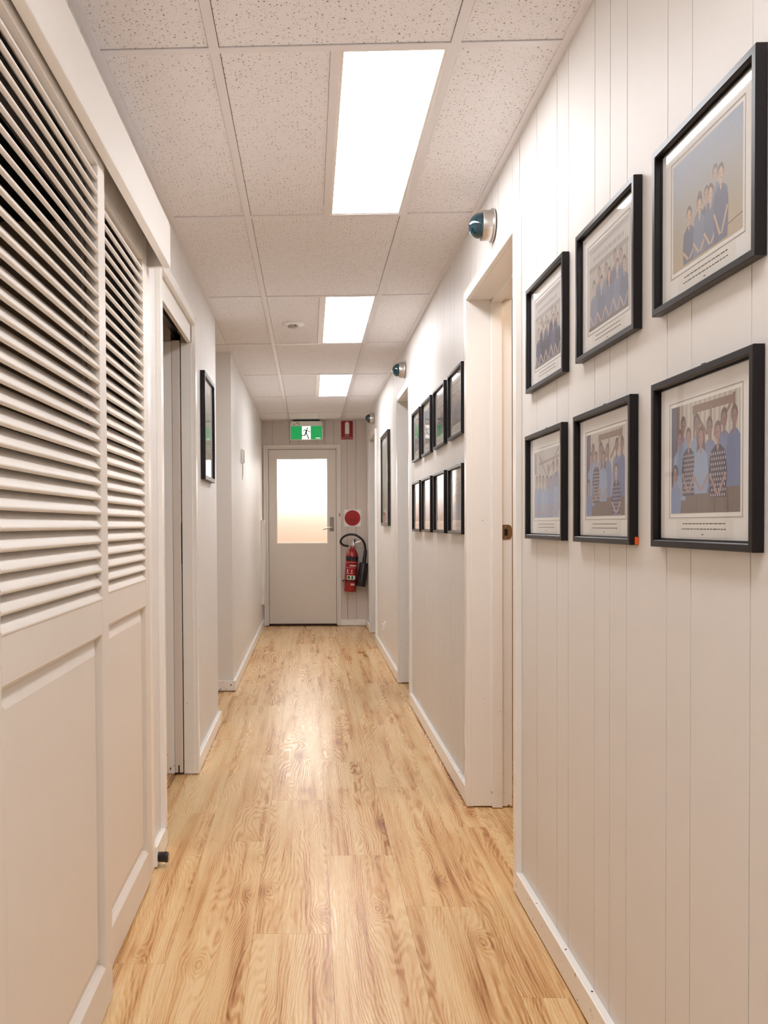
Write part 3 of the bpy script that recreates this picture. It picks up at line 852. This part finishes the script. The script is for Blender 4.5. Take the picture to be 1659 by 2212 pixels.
def figure(P, u, v, s, hair, skin, shirt, long_hair=False, dots=None, rng=None, base=0.0, arms=True, width=1.0):
    sw = 0.088 * s * width
    if long_hair: P.poly([(u - 0.052 * s, v + 0.03 * s), (u + 0.052 * s, v + 0.03 * s), (u + 0.062 * s, v - 0.17 * s), (u - 0.062 * s, v - 0.17 * s)], hair)
    P.rect(u - 0.016 * s, v - 0.13 * s, u + 0.016 * s, v - 0.03 * s, skin)
    P.poly([(u - 0.03 * s, v - 0.10 * s), (u - sw, v - 0.155 * s), (u - sw * 1.2, v - 0.30 * s), (u - sw * 1.05, base), (u + sw * 1.05, base), (u + sw * 1.2, v - 0.30 * s), (u + sw, v - 0.155 * s), (u + 0.03 * s, v - 0.10 * s)], shirt)
    P.poly([(u - 0.018 * s, v - 0.105 * s), (u + 0.018 * s, v - 0.105 * s), (u, v - 0.16 * s)], skin)
    if dots:
        for i in range(7):
            for j in range(9):
                P.ell(u + sw * (-0.9 + 0.3 * i + (0.12 if j % 2 else 0)), v - 0.17 * s - 0.042 * s * j, 0.0075 * s, 0.014 * s, dots, 6)
    if arms:
        P.bar((u - sw * 1.12, v - 0.33 * s), (u - 0.01, max(v - 0.55 * s, base + 0.03)), 0.024 * s, skin)
        P.bar((u + sw * 1.12, v - 0.33 * s), (u + 0.01, max(v - 0.55 * s, base + 0.03)), 0.024 * s, skin)
    P.ell(u, v + 0.018 * s, 0.043 * s, 0.078 * s, hair, 14)
    P.ell(u, v - 0.008 * s, 0.034 * s, 0.066 * s, skin, 14)
    for du in (-0.013, 0.013): P.ell(u + du * s, v, 0.0045 * s, 0.006 * s, (70, 52, 50), 6)
    P.rect(u - 0.012 * s, v - 0.042 * s, u + 0.012 * s, v - 0.036 * s, (150, 92, 86))

def photo_shed(w, h, seed):
    P = Print(w, h); r = random.Random(seed)
    P.rect(0, 0, 1, 1, (206, 200, 186))
    for i in range(26):
        P.rect(0.1 + i * 0.0346, 0.2, 0.1 + i * 0.0346 + 0.014, 1, (232, 225, 208) if i % 2 else (186, 178, 168))
    P.rect(0, 0.0, 0.10, 1, (84, 78, 100)); P.rect(0.10, 0, 0.135, 1, (132, 104, 92))
    P.bar((0.34, 0.93), (0.93, 0.93), 0.07, (140, 112, 98)); P.rect(0.90, 0.3, 0.935, 0.98, (134, 106, 92))
    P.rect(0.35, 0.4, 0.375, 0.95, (146, 118, 104)); P.rect(0.60, 0.5, 0.625, 0.93, (150, 124, 110))
    P.bar((0.37, 0.92), (0.56, 0.68), 0.03, (140, 112, 98)); P.bar((0.90, 0.92), (0.66, 0.66), 0.03, (140, 112, 98))
    skin = (176, 138, 138); skin2 = (150, 116, 116)
    b1, b2, b3 = (140, 164, 200), (120, 138, 184), (104, 120, 168)
    back = [(0.20, 0.80, b1), (0.41, 0.79, b1), (0.59, 0.75, b2), (0.80, 0.77, b2), (0.93, 0.79, b3)]
    for u, v, c in back:
        figure(P, u + r.uniform(-.01, .01), v + r.uniform(-.015, .015), 1.02, (104, 82, 80), skin2, c, base=0.18, arms=False)
    P.rect(0.0, 0.0, 1, 0.21, (112, 94, 86))
    figure(P, 0.14, 0.69, 1.0, (120, 92, 84), skin, b1, base=0.12)
    figure(P, 0.28, 0.69, 0.98, (110, 84, 80), skin, (66, 60, 78), base=0.16, dots=(200, 190, 200))
    figure(P, 0.47, 0.67, 1.04, (112, 84, 74), skin, (148, 172, 208), long_hair=True, base=0.17)
    if seed % 3 != 1:
        figure(P, 0.71, 0.68, 1.05, (116, 90, 84), skin, (62, 56, 74), base=0.13, dots=(206, 196, 204), width=1.1)
    else:
        figure(P, 0.80, 0.50, 1.05, (110, 88, 84), (206, 178, 172), (58, 56, 96), base=0.0, dots=(190, 184, 204))
    P.rect(0.40, 0.0, 0.415, 0.17, (98, 80, 74)); P.rect(0.66, 0.0, 0.672, 0.14, (92, 76, 70)); P.rect(0.84, 0.0, 0.85, 0.2, (96, 80, 72))
    figure(P, 0.07, 0.37, 0.95, (74, 58, 62), skin, (116, 138, 188), base=0.0, arms=False)
    return P
def photo_group_low(w, h, seed):
    P = Print(w, h); r = random.Random(seed)
    P.rect(0, 0, 1, 1, (190, 184, 176))
    for i in range(20): P.rect(i * 0.05, 0.3, i * 0.05 + 0.02, 1, (204, 198, 188))
    P.rect(0, 0.66, 0.10, 0.98, (120, 108, 112)); P.bar((0.15, 0.98), (0.50, 0.62), 0.03, (140, 120, 112)); P.bar((0.98, 0.98), (0.60, 0.66), 0.03, (140, 120, 112))
    P.bar((0.2, 0.80), (1.0, 0.86), 0.035, (146, 126, 116))
    for i, u in enumerate((0.58, 0.78, 0.92)):
        figure(P, u, 0.68 + 0.03 * i, 0.95, (96, 78, 76), (160, 126, 122), (128, 146, 184), base=0.1, arms=False)
    for i, u in enumerate((0.10, 0.24, 0.38, 0.53, 0.68, 0.88)):
        figure(P, u, 0.53 + r.uniform(-.02, .03), 0.98, (86, 68, 66), (176, 140, 134), ((140, 164, 204), (124, 150, 196), (150, 172, 206))[i % 3], base=0.0)
    return P
def photo_awning(w, h, seed, dark=0):
    P = Print(w, h); r = random.Random(seed)
    P.rect(0, 0, 1, 1, (198, 192, 180))
    for i in range(16): P.rect(0, 0.04 * i, 1, 0.04 * i + 0.004, (184, 176, 164))
    P.rect(0, 0.70, 1, 0.76, (164, 156, 148)); P.rect(0, 0.76, 1, 0.92, (212, 206, 198)); P.rect(0, 0.92, 1, 1, (186, 182, 178)); P.bar((0.1, 0.94), (1, 0.97), 0.02, (170, 150, 140))
    x = 0.12
    while x < 0.88:
        l = r.uniform(0.03, 0.10); P.rect(x, 0.81, x + l, 0.86, (170, 164, 166)); x += l + 0.02
    P.rect(0.56, 0.2, 0.57, 0.72, (150, 142, 134)); P.rect(0.95, 0.1, 0.965, 0.75, (160, 150, 140))
    shirts = [(112, 122, 148), (126, 136, 160), (104, 112, 138)] if not dark else [(44, 48, 74), (64, 76, 110), (38, 40, 60)]
    skin = (206, 182, 168)
    for i, (u, v) in enumerate(((0.28, 0.62), (0.46, 0.60), (0.68, 0.66), (0.82, 0.62))):
        figure(P, u, v, 0.92, (110, 92, 82), (186, 160, 148), shirts[i % 3], base=0.0, arms=False)
    for i, (u, v) in enumerate(((0.14, 0.50), (0.34, 0.49), (0.54, 0.51), (0.74, 0.53), (0.90, 0.50))):
        figure(P, u, v, 0.98, (104, 84, 74), skin, shirts[(i + 1) % 3], base=0.0, long_hair=(i == 2))
    P.rect(0, 0.0, 1, 0.04, (120, 112, 112))
    return P
def photo_fence(w, h, seed):
    P = Print(w, h)
    for i in range(16):
        k = i / 15.0
        c = tuple(int(a + (b_ - a) * k) for a, b_ in zip((206, 184, 146), (150, 164, 186)))
        P.rect(0, i / 16.0, 1, (i + 1) / 16.0 + 0.001, c)
    for i in range(40): P.rect(i / 40.0, 0.0, i / 40.0 + 0.004, 0.62, (184, 172, 146))
    P.bar((0.7, 0.10), (1.0, 0.13), 0.012, (110, 94, 76)); P.rect(0.7, 0, 1, 0.10, (190, 172, 142))
    sk = (214, 180, 150)
    sh = [(112, 122, 146), (98, 106, 130), (124, 136, 160)]
    for i, (u, v) in enumerate(((0.42, 0.50), (0.52, 0.50), (0.64, 0.62))):
        figure(P, u, v, 0.85, (120, 104, 96), (190, 164, 148), sh[i], base=0.04, arms=False)
    for i, (u, v) in enumerate(((0.26, 0.44), (0.42, 0.46), (0.58, 0.48), (0.72, 0.58))):
        figure(P, u, v, 0.92, (104, 90, 84), sk, sh[(i + 1) % 3], base=0.02)
    return P

def picture_frame(label, group, side, yc, zc, w, h, kind, seed, depth=0.018, fw=0.013, mat_frame=None, pw=0.252, ph=0.187, pdy=0.004, hanger=False, orange=False, caption=True):
    t = empty('picture_frame', M=wall_matrix(side, yc, zc))
    tag(t, label, 'picture frame', group)
    mf = mat_frame or M_BLACKFRAME
    # mitred moulding, four bars in one ring
    bm = bmesh.new()
    prof = [(0.0, 0.001), (0.0, depth - 0.001), (0.001, depth), (fw - 0.002, depth), (fw, depth - 0.002), (fw, depth - 0.0105), (fw + 0.003, depth - 0.0105), (fw + 0.003, 0.001)]
    rings = []
    for i_, z in prof:
        rings.append([bm.verts.new(p) for p in ((-w / 2 + i_, -h / 2 + i_, z), (w / 2 - i_, -h / 2 + i_, z), (w / 2 - i_, h / 2 - i_, z), (-w / 2 + i_, h / 2 - i_, z))])
    n = len(rings)
    for k in range(n):
        A, B = rings[k], rings[(k + 1) % n]
        for i in range(4): bm.faces.new((A[i], A[(i + 1) % 4], B[(i + 1) % 4], B[i]))
    bm_obj('moulding', bm, mf, t)
    zg = depth - 0.0108
    ins = fw + 0.0005
    bm = bmesh.new(); vv = [bm.verts.new(p) for p in ((-w / 2 + ins, -h / 2 + ins, zg), (w / 2 - ins, -h / 2 + ins, zg), (w / 2 - ins, h / 2 - ins, zg), (-w / 2 + ins, h / 2 - ins, zg))]
    bm.faces.new(vv); bm_obj('glass', bm, M_GLASS, t)
    box('mat_board', -w / 2 + ins, w / 2 - ins, -h / 2 + ins, h / 2 - ins, 0.001, zg - 0.0026, M_MAT, t)
    zp = zg - 0.0025
    # raised inner line of the mat around the print
    if kind:
        bm = bmesh.new(); m_ = 0.008; lw = 0.0011
        a, b_ = pw / 2 + m_, ph / 2 + m_
        for q in ((-a, -a + lw, -b_, b_), (a - lw, a, -b_, b_), (-a + lw, a - lw, -b_, -b_ + lw), (-a + lw, a - lw, b_ - lw, b_)):
            add_box(bm, q[0], q[1], q[2] + pdy, q[3] + pdy, zp - 0.0001, zp + 0.0006)
        bm_obj('mat_line', bm, M_GREYPL, t)
        P = {'shed': photo_shed, 'low': photo_group_low, 'fence': photo_fence}.get(kind)
        if P: P = P(pw, ph, seed)
        elif kind == 'awning': P = photo_awning(pw, ph, seed)
        elif kind == 'awning_dark': P = photo_awning(pw, ph, seed, 1)
        else:
            P = Print(pw, ph); P.rect(0, 0, 1, 1, (206, 208, 196)); P.rect(0, 0, 1, 0.35, (176, 176, 150)); P.ell(0.5, 0.5, 0.3, 0.25, (186, 192, 178)); P.rect(0.1, 0.1, 0.9, 0.16, (150, 150, 130))
        P.build(t, 0, pdy, zp)
    if kind and caption:
        cyy = -ph / 2 + pdy - 0.0245
        cap = box('caption_card', -0.103, 0.103, cyy - 0.0165, cyy + 0.0145, zp - 0.0001, zp + 0.0004, M_PAPER, t)
        r = random.Random(seed + 77)
        bm = bmesh.new()
        for (yy, half) in ((0.0065, 0.078), (-0.0025, 0.082), (-0.0115, 0.004)):
            x = -half
            while x < half:
                l = min(r.uniform(0.006, 0.014), half - x + 0.001)
                add_box(bm, x, x + l, cyy + yy - 0.0009, cyy + yy + 0.0009, zp + 0.0004, zp + 0.0005); x += l + 0.0025
        bm_obj('caption_text', bm, M_INK, cap)
    if hanger:
        box('hanger', -0.006, 0.006, h / 2, h / 2 + 0.006, 0.001, 0.006, M_BLACK, t)
    if orange:
        o = box('orange_tab', w / 2, w / 2 + 0.004, -h / 2 + 0.001, -h / 2 + 0.016, 0.001, 0.008, M_ORANGE, t); o['label'] = 'orange plastic tab'
    return t
GN = 'six framed staff photos near the camera'
GF = 'eight framed staff photos between the doorways'
ZU, ZL = 1.683, 1.260
WF, HF = 0.377, 0.299
picture_frame('black framed group photo of staff at a fence, upper row, nearest the camera', GN, 'right', 1.468, ZU, WF, HF, 'fence', 3)
picture_frame('black framed staff photo under a building sign, upper row, middle of the near six', GN, 'right', 1.938, ZU, WF, HF, 'awning', 4)
picture_frame('black framed group photo of staff in dark shirts, upper row, right beside the near doorway', GN, 'right', 2.422, ZU, WF, HF, 'awning_dark', 5)
picture_frame('black framed group photo of staff in blue and patterned shirts, lower row, nearest the camera', GN, 'right', 1.472, ZL, WF, HF, 'shed', 3, hanger=True)
picture_frame('black framed staff photo with orange corner tab, lower row, middle of the near six', GN, 'right', 1.957, ZL, WF, HF, 'shed', 4, hanger=True, orange=True)
picture_frame('black framed group photo of staff all in blue, lower row, right beside the near doorway', GN, 'right', 2.432, ZL, WF, HF, 'low', 6, hanger=True)
far_y = (3.892, 4.368, 4.845, 5.305)
ordn = ('first past the near doorway', 'second past the near doorway', 'third past the near doorway', 'fourth past the near doorway')
for i, y in enumerate(far_y):
    picture_frame('black framed group photo in the upper row of eight, ' + ordn[i], GF, 'right', y, ZU, 0.368, HF, ('awning', 'awning_dark', 'fence', 'awning')[i], 11 + i)
    picture_frame('black framed group photo in the lower row of eight, ' + ordn[i], GF, 'right', y, ZL, 0.368, HF, ('low', 'shed', 'low', 'shed')[i], 21 + i, hanger=True)
picture_frame('tall dark frame with a pale print, alone between the two far door frames', None, 'right', 7.46, 1.530, 0.690, 0.775, 'pale', 40, depth=0.024, fw=0.026, mat_frame=M_BROWNFRAME, pw=0.52, ph=0.60, caption=False)
picture_frame('black framed picture alone on the left wall past the sliding door', None, 'left', 4.595, 1.655, 0.450, 0.540, 'pale', 41, depth=0.024, fw=0.022, pw=0.27, ph=0.36, caption=False)

# ------------------------------------------------------------------ green dome indicator lamps above the right doors
for (y, z, lab) in ((3.135, 2.200, 'green dome indicator lamp above the nearest right doorway'),
                    (6.005, 2.197, 'green dome indicator lamp above the second right doorway'),
                    (8.880, 2.215, 'green dome indicator lamp above the farthest right doorway')):
    t = empty('dome_lamp', M=wall_matrix('right', y, z)); tag(t, lab, 'indicator lamp', 'dome lamps over the doors')
    bm = bmesh.new(); add_lathe(bm, [(0.0, 0.0), (0.055, 0.0), (0.055, 0.004), (0.0, 0.004)], 36); bm_obj('gasket', bm, M_BLACK, t, 40)
    bm = bmesh.new(); add_lathe(bm, [(0.0, 0.004), (0.057, 0.004), (0.058, 0.008), (0.056, 0.012), (0.0525, 0.013), (0.0515, 0.042), (0.050, 0.0445), (0.046, 0.0445), (0.046, 0.040), (0.0, 0.040)], 40)
    bm_obj('metal_base', bm, M_STEEL, t, 35)
    bm = bmesh.new(); add_lathe(bm, [(0.0445, 0.0405)] + [(0.0445 * math.cos(a_ * PI / 20), 0.048 + 0.041 * math.sin(a_ * PI / 20)) for a_ in range(0, 10)] + [(0.0, 0.089)], 36)
    bm_obj('dome', bm, M_DOME, t, 60)

# ------------------------------------------------------------------ power outlet, wall box, wall panel
t = empty('power_outlet', M=wall_matrix('right', 7.62, 0.280)); tag(t, 'small cream power outlet low on the right wall', 'power outlet')
box('cover_plate', -0.058, 0.058, -0.036, 0.036, 0, 0.008, M_WHITEPL, t, 0.003, 2)
for s in (-1, 1):
    box('rocker_switch', s * 0.030 - 0.008, s * 0.030 + 0.008, 0.012, 0.028, 0.008, 0.012, M_WHITEPL, t, 0.001)
    for q in (-1, 1):
        o = box('socket_slot', -0.0012, 0.0012, -0.005, 0.005, 0.0078, 0.0084, M_BLACK, t); o.location = (s * 0.030 + q * 0.006, -0.012, 0); o.rotation_euler.z = q * 0.5
box('plug', 0.012, 0.046, -0.034, 0.022, 0.0085, 0.036, M_WHITEPL, t, 0.004, 2)
t = empty('wall_box', M=wall_matrix('left', 6.985, 1.70)); tag(t, 'small white wall box with thin cords hanging below, far left wall', 'wall box')
box('housing', -0.040, 0.040, -0.055, 0.055, 0, 0.022, M_WHITEPL, t, 0.004, 2)
box('front_cover', -0.032, 0.032, -0.050, 0.048, 0.022, 0.031, M_WHITEPL, t, 0.003, 2)
for k, (x, l) in enumerate(((-0.02, 0.13), (0.015, 0.10))):
    bm = bmesh.new(); add_tube(bm, smooth_path([(x, -0.05, 0.010), (x + 0.004, -0.08, 0.012), (x - 0.004 + 0.02 * k, -0.055 - l, 0.010)], 5), 0.0016, 6); bm_obj('cord', bm, M_GREYPL if k else M_BLACK, t, 40)
t = empty('wall_panel', M=wall_matrix('left', 9.83, 0.735)); tag(t, 'tall narrow white framed panel on the left wall beside the end door', 'wall panel')
bm = bmesh.new()
for q in ((-0.11, -0.085, -0.46, 0.46), (0.085, 0.11, -0.46, 0.46), (-0.085, 0.085, -0.46, -0.43), (-0.085, 0.085, 0.43, 0.46)):
    add_box(bm, q[0], q[1], q[2], q[3], 0, 0.036, 0.002)
bm_obj('panel_frame', bm, M_WHITEPL, t)
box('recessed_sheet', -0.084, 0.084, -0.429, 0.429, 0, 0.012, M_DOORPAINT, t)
box('top_cap', -0.112, 0.112, 0.455, 0.475, 0, 0.040, M_WHITEPL, t, 0.003)

# ------------------------------------------------------------------ exit sign
t = empty('exit_sign', M=wall_matrix('end', -0.030, 2.225)); tag(t, 'lit green exit sign with running figure above the end door', 'exit sign')
bm = bmesh.new(); 
pts = [(-0.186, -0.105), (-0.180, -0.113), (0.180, -0.113), (0.186, -0.105), (0.186, 0.070), (0.172, 0.100), (-0.172, 0.100), (-0.186, 0.070)]
add_prism(bm, pts, 0.0, 0.060); bm_obj('housing', bm, M_WHITEPL, t)
box('mounting_bracket', -0.150, 0.150, 0.100, 0.114, 0.0, 0.055, M_BLACK, t)
fc = box('lit_face', -0.176, 0.176, -0.104, 0.044, 0.060, 0.0615, M_EXITG, t); fc['label'] = 'glowing green legend panel'
box('white_doorway', -0.049, 0.048, -0.104, 0.043, 0.0615, 0.0622, M_EXITW, fc)
bm = bmesh.new(); zA, zB = 0.0622, 0.0628
def limb(p, q, wd):
    dx, dy = q[0] - p[0], q[1] - p[1]; l = math.hypot(dx, dy); nx, ny = -dy / l * wd / 2, dx / l * wd / 2
    add_prism(bm, [(p[0] + nx, p[1] + ny), (p[0] - nx, p[1] - ny), (q[0] - nx, q[1] - ny), (q[0] + nx, q[1] + ny)], zA, zB)
add_prism(bm, [(0.010 + 0.009 * math.cos(i * PI / 7), 0.020 + 0.009 * math.sin(i * PI / 7)) for i in range(14)], zA, zB)
limb((0.003, 0.006), (-0.006, -0.034), 0.018); limb((0.002, 0.002), (-0.024, 0.002), 0.008); limb((-0.022, 0.003), (-0.036, -0.018), 0.008)
limb((0.003, 0.003), (0.026, -0.016), 0.008); limb((0.025, -0.016), (0.046, -0.020), 0.008)
limb((-0.008, -0.030), (-0.018, -0.062), 0.012); limb((-0.014, -0.060), (-0.060, -0.062), 0.010)
limb((-0.003, -0.034), (0.012, -0.064), 0.012); limb((0.010, -0.062), (0.026, -0.092), 0.011); limb((0.014, -0.096), (0.030, -0.094), 0.008)
bm_obj('running_figure', bm, M_EXITMAN, fc)
bm = bmesh.new()
for k in range(6): add_box(bm, 0.105 + k * 0.009, 0.112 + k * 0.009, -0.094, -0.087, 0.0615, 0.0620)
bm_obj('maker_print', bm, M_EXITW, fc)
bm = bmesh.new()
for (x, y, l) in ((-0.168, 0.078, 0.004), (-0.120, 0.080, 0.040), (-0.150, 0.060, 0.022), (-0.095, 0.062, 0.016)): add_box(bm, x, x + l, y - 0.003, y + 0.003, 0.060, 0.0604)
bm_obj('small_print', bm, M_REDLABEL, t)

# fire extinguisher location sign
t = empty('fire_extinguisher_sign', M=wall_matrix('end', 0.430, 2.226)); tag(t, 'red and white fire extinguisher sign high on the end wall', 'sign')
box('backing', -0.075, 0.075, -0.113, 0.113, 0, 0.002, M_PINKWHITE, t)
box('red_field', -0.066, 0.066, -0.104, 0.104, 0.002, 0.0024, M_SIGNRED, t)
bm = bmesh.new()
add_prism(bm, [(-0.022, -0.044), (0.026, -0.044), (0.026, 0.070), (0.020, 0.086), (0.010, 0.094), (-0.004, 0.094), (-0.022, 0.080)], 0.0024, 0.0028); bm_obj('pictogram', bm, M_SIGNWHITE, t)
bm = bmesh.new(); text_mesh(bm, 'FIRE', 0.026, 0.0, -0.072, 0.0026); text_mesh(bm, 'EXTINGUISHER', 0.0175, 0.0, -0.093, 0.0026); bm_obj('lettering', bm, M_PINKWHITE, t)

# round red information sign
t = empty('round_red_sign', M=wall_matrix('end', 0.488, 1.228)); tag(t, 'red disc on a white square sign above the extinguisher', 'sign')
box('white_square', -0.094, 0.094, -0.096, 0.096, 0, 0.002, M_SIGNWHITE, t)
bm = bmesh.new(); add_lathe(bm, [(0.0, 0.002), (0.089, 0.002), (0.089, 0.0026), (0.0, 0.0026)], 48); bm_obj('red_disc', bm, M_SIGNRED2, t)
bm = bmesh.new(); text_mesh(bm, 'CO2', 0.030, 0.0, 0.020, 0.0028)
rr = random.Random(9)
for yy, half in ((-0.008, 0.062), (-0.026, 0.060), (-0.042, 0.044), (-0.058, 0.020)):
    x = -half
    while x < half:
        l = min(rr.uniform(0.010, 0.024), half - x + 0.002); add_box(bm, x, x + l, yy - 0.0035, yy + 0.0035, 0.0026, 0.0030); x += l + 0.005
bm_obj('lettering', bm, plain('dark_sign_print', (84, 8, 14), 0.5), t)

# ------------------------------------------------------------------ fire extinguisher
def XS(u): return 0.342 + (u - 734) * 0.00524
def ZS(v): return 0.961 - (v - 1170) * 0.00527
EY = YEND - 0.100
bx, bz = XS(754.5), ZS(1277)
t = empty('fire_extinguisher', (bx, EY, bz)); tag(t, 'red fire extinguisher with black horn hanging beside the end door', 'fire extinguisher')
tilt = Matrix.Rotation(math.atan2(XS(760) - bx, ZS(1195) - bz), 4, 'Y')
bm = bmesh.new()
R_ = 0.070
add_lathe(bm, [(0.0, 0.0), (R_ - 0.008, 0.0), (R_ - 0.002, 0.003), (R_, 0.010), (R_, 0.400), (R_ - 0.004, 0.425), (R_ - 0.014, 0.450), (R_ - 0.032, 0.475), (0.028, 0.490), (0.024, 0.512), (0.0, 0.512)], 36, tilt)
body = bm_obj('cylinder_body', bm, M_RED, t, 40)
bm = bmesh.new(); add_lathe(bm, [(R_ + 0.0004, 0.350), (R_ + 0.0012, 0.350), (R_ + 0.0012, 0.398), (R_ + 0.0004, 0.398)], 36, tilt); bm_obj('black_band', bm, M_BLACKGLOSS, body, 40)
def on_body(nm, a0, a1, z0, z1, mat, lift=0.0008, n=10):
    bm = bmesh.new(); rows = []
    for z in (z0, z1):
        row = []
        for i in range(n + 1):
            a_ = math.radians(a0 + (a1 - a0) * i / n)
            row.append(bm.verts.new(tilt @ Vector(((R_ + lift) * math.sin(a_), -(R_ + lift) * math.cos(a_), z))))
        rows.append(row)
    for i in range(n): bm.faces.new((rows[0][i], rows[0][i + 1], rows[1][i + 1], rows[1][i]))
    return bm_obj(nm, bm, mat, body)
on_body('label', -62, 62, 0.135, 0.340, M_REDLABEL)
on_body('label_heading', -18, 50, 0.292, 0.302, M_SIGNWHITE, 0.0014)
on_body('label_rule', -60, 60, 0.332, 0.335, M_PINKWHITE, 0.0014); on_body('label_rule', -60, 60, 0.272, 0.275, M_PINKWHITE, 0.0014)
on_body('label_pictogram', -42, -30, 0.220, 0.255, M_PINKWHITE, 0.0014); on_body('label_pictogram', -2, 8, 0.222, 0.252, M_PINKWHITE, 0.0014)
on_body('label_pictogram', -50, -20, 0.205, 0.212, M_PINKWHITE, 0.0014); on_body('label_pictogram', -10, 16, 0.205, 0.212, M_PINKWHITE, 0.0014)
on_body('green_class_label', -40, 40, 0.142, 0.186, M_SIGNWHITE, 0.0014); on_body('green_class_label', -34, -8, 0.147, 0.181, M_GREENLABEL, 0.002); on_body('green_class_label', 2, 20, 0.147, 0.181, M_GREENLABEL, 0.002)
on_body('service_tag', 2, 40, 0.075, 0.098, M_PINKWHITE, 0.0014)
bm = bmesh.new(); add_lathe(bm, [(R_ + 0.0005, 0.118), (R_ + 0.004, 0.118), (R_ + 0.004, 0.129), (R_ + 0.0005, 0.129)], 36, tilt); 
bk = bm_obj('wall_bracket', bm, M_BLACK, t, 40)
box('bracket_arm', -0.080, -0.066, -0.01, 0.100, 0.118, 0.129, M_BLACK, bk)
box('bracket_plate', -0.03, 0.03, 0.0705, 0.099, 0.08, 0.45, M_BLACK, bk)
vx, vz = XS(763.5) - bx, ZS(1178) - bz
bm = bmesh.new(); add_lathe(bm, [(0.0, -0.055), (0.020, -0.055), (0.020, -0.028), (0.017, -0.022), (0.022, -0.010), (0.022, 0.020), (0.012, 0.032), (0.012, 0.050), (0.0, 0.050)], 20, Matrix.Translation((vx - 0.003, 0, vz)))
vl = bm_obj('valve', bm, M_CHROME, t, 40)
bm = bmesh.new(); add_box(bm, vx + 0.002, vx + 0.016, -0.010, 0.010, vz + 0.030, vz + 0.072, 0.002); bm_obj('safety_pin', bm, M_BLACK, vl)
bm = bmesh.new(); add_tube(bm, [(vx, 0, vz + 0.020), (vx + 0.05, 0, vz + 0.040), (XS(783) - bx, 0, ZS(1168) - bz)], 0.006, 8); bm_obj('squeeze_lever', bm, M_CHROME, vl, 40)
bm = bmesh.new(); add_tube(bm, [(vx, 0, vz + 0.002), (vx + 0.05, 0, vz - 0.004), (XS(785) - bx, 0, ZS(1181) - bz)], 0.006, 8); bm_obj('carry_handle', bm, M_CHROME, vl, 40)
bm = bmesh.new(); add_tube(bm, [(vx, 0, vz - 0.004), (XS(752) - bx, -0.006, ZS(1179.5) - bz)], 0.008, 10); bm_obj('hose_outlet', bm, M_CHROME, vl, 40)
hp = [(752, 1179.3), (743, 1178), (736.8, 1174), (735.2, 1168.7), (739.5, 1161), (748.5, 1156), (757.5, 1154.4), (767.5, 1156), (776.5, 1161.4), (783, 1168), (786.8, 1177), (788, 1189)]
bm = bmesh.new(); add_tube(bm, smooth_path([(XS(u) - bx, -0.008 - 0.003 * i, ZS(v) - bz) for i, (u, v) in enumerate(hp)], 5), 0.0125, 10); bm_obj('hose', bm, M_BLACK, t, 50)
hn = [(788.2, 1187), (784.8, 1216)]
p0 = Vector((XS(788.2) - bx, -0.044, ZS(1187) - bz)); p1 = Vector((XS(784.8) - bx, -0.044, ZS(1214) - bz)); p2 = Vector((XS(777.6) - bx, -0.044, ZS(1265) - bz))
bm = bmesh.new(); add_tube(bm, [p0, p0 + (p1 - p0) * 0.1, p1], [0.012, 0.018, 0.020], 16); hg = bm_obj('horn_grip', bm, M_BLACKGLOSS, t, 50)
bm = bmesh.new(); add_tube(bm, [p1, p1 + (p2 - p1) * 0.02, p1 + (p2 - p1) * 0.05, p2], [0.022, 0.046, 0.050, 0.054], 28); bm_obj('discharge_horn', bm, M_BLACKGLOSS, t, 50)
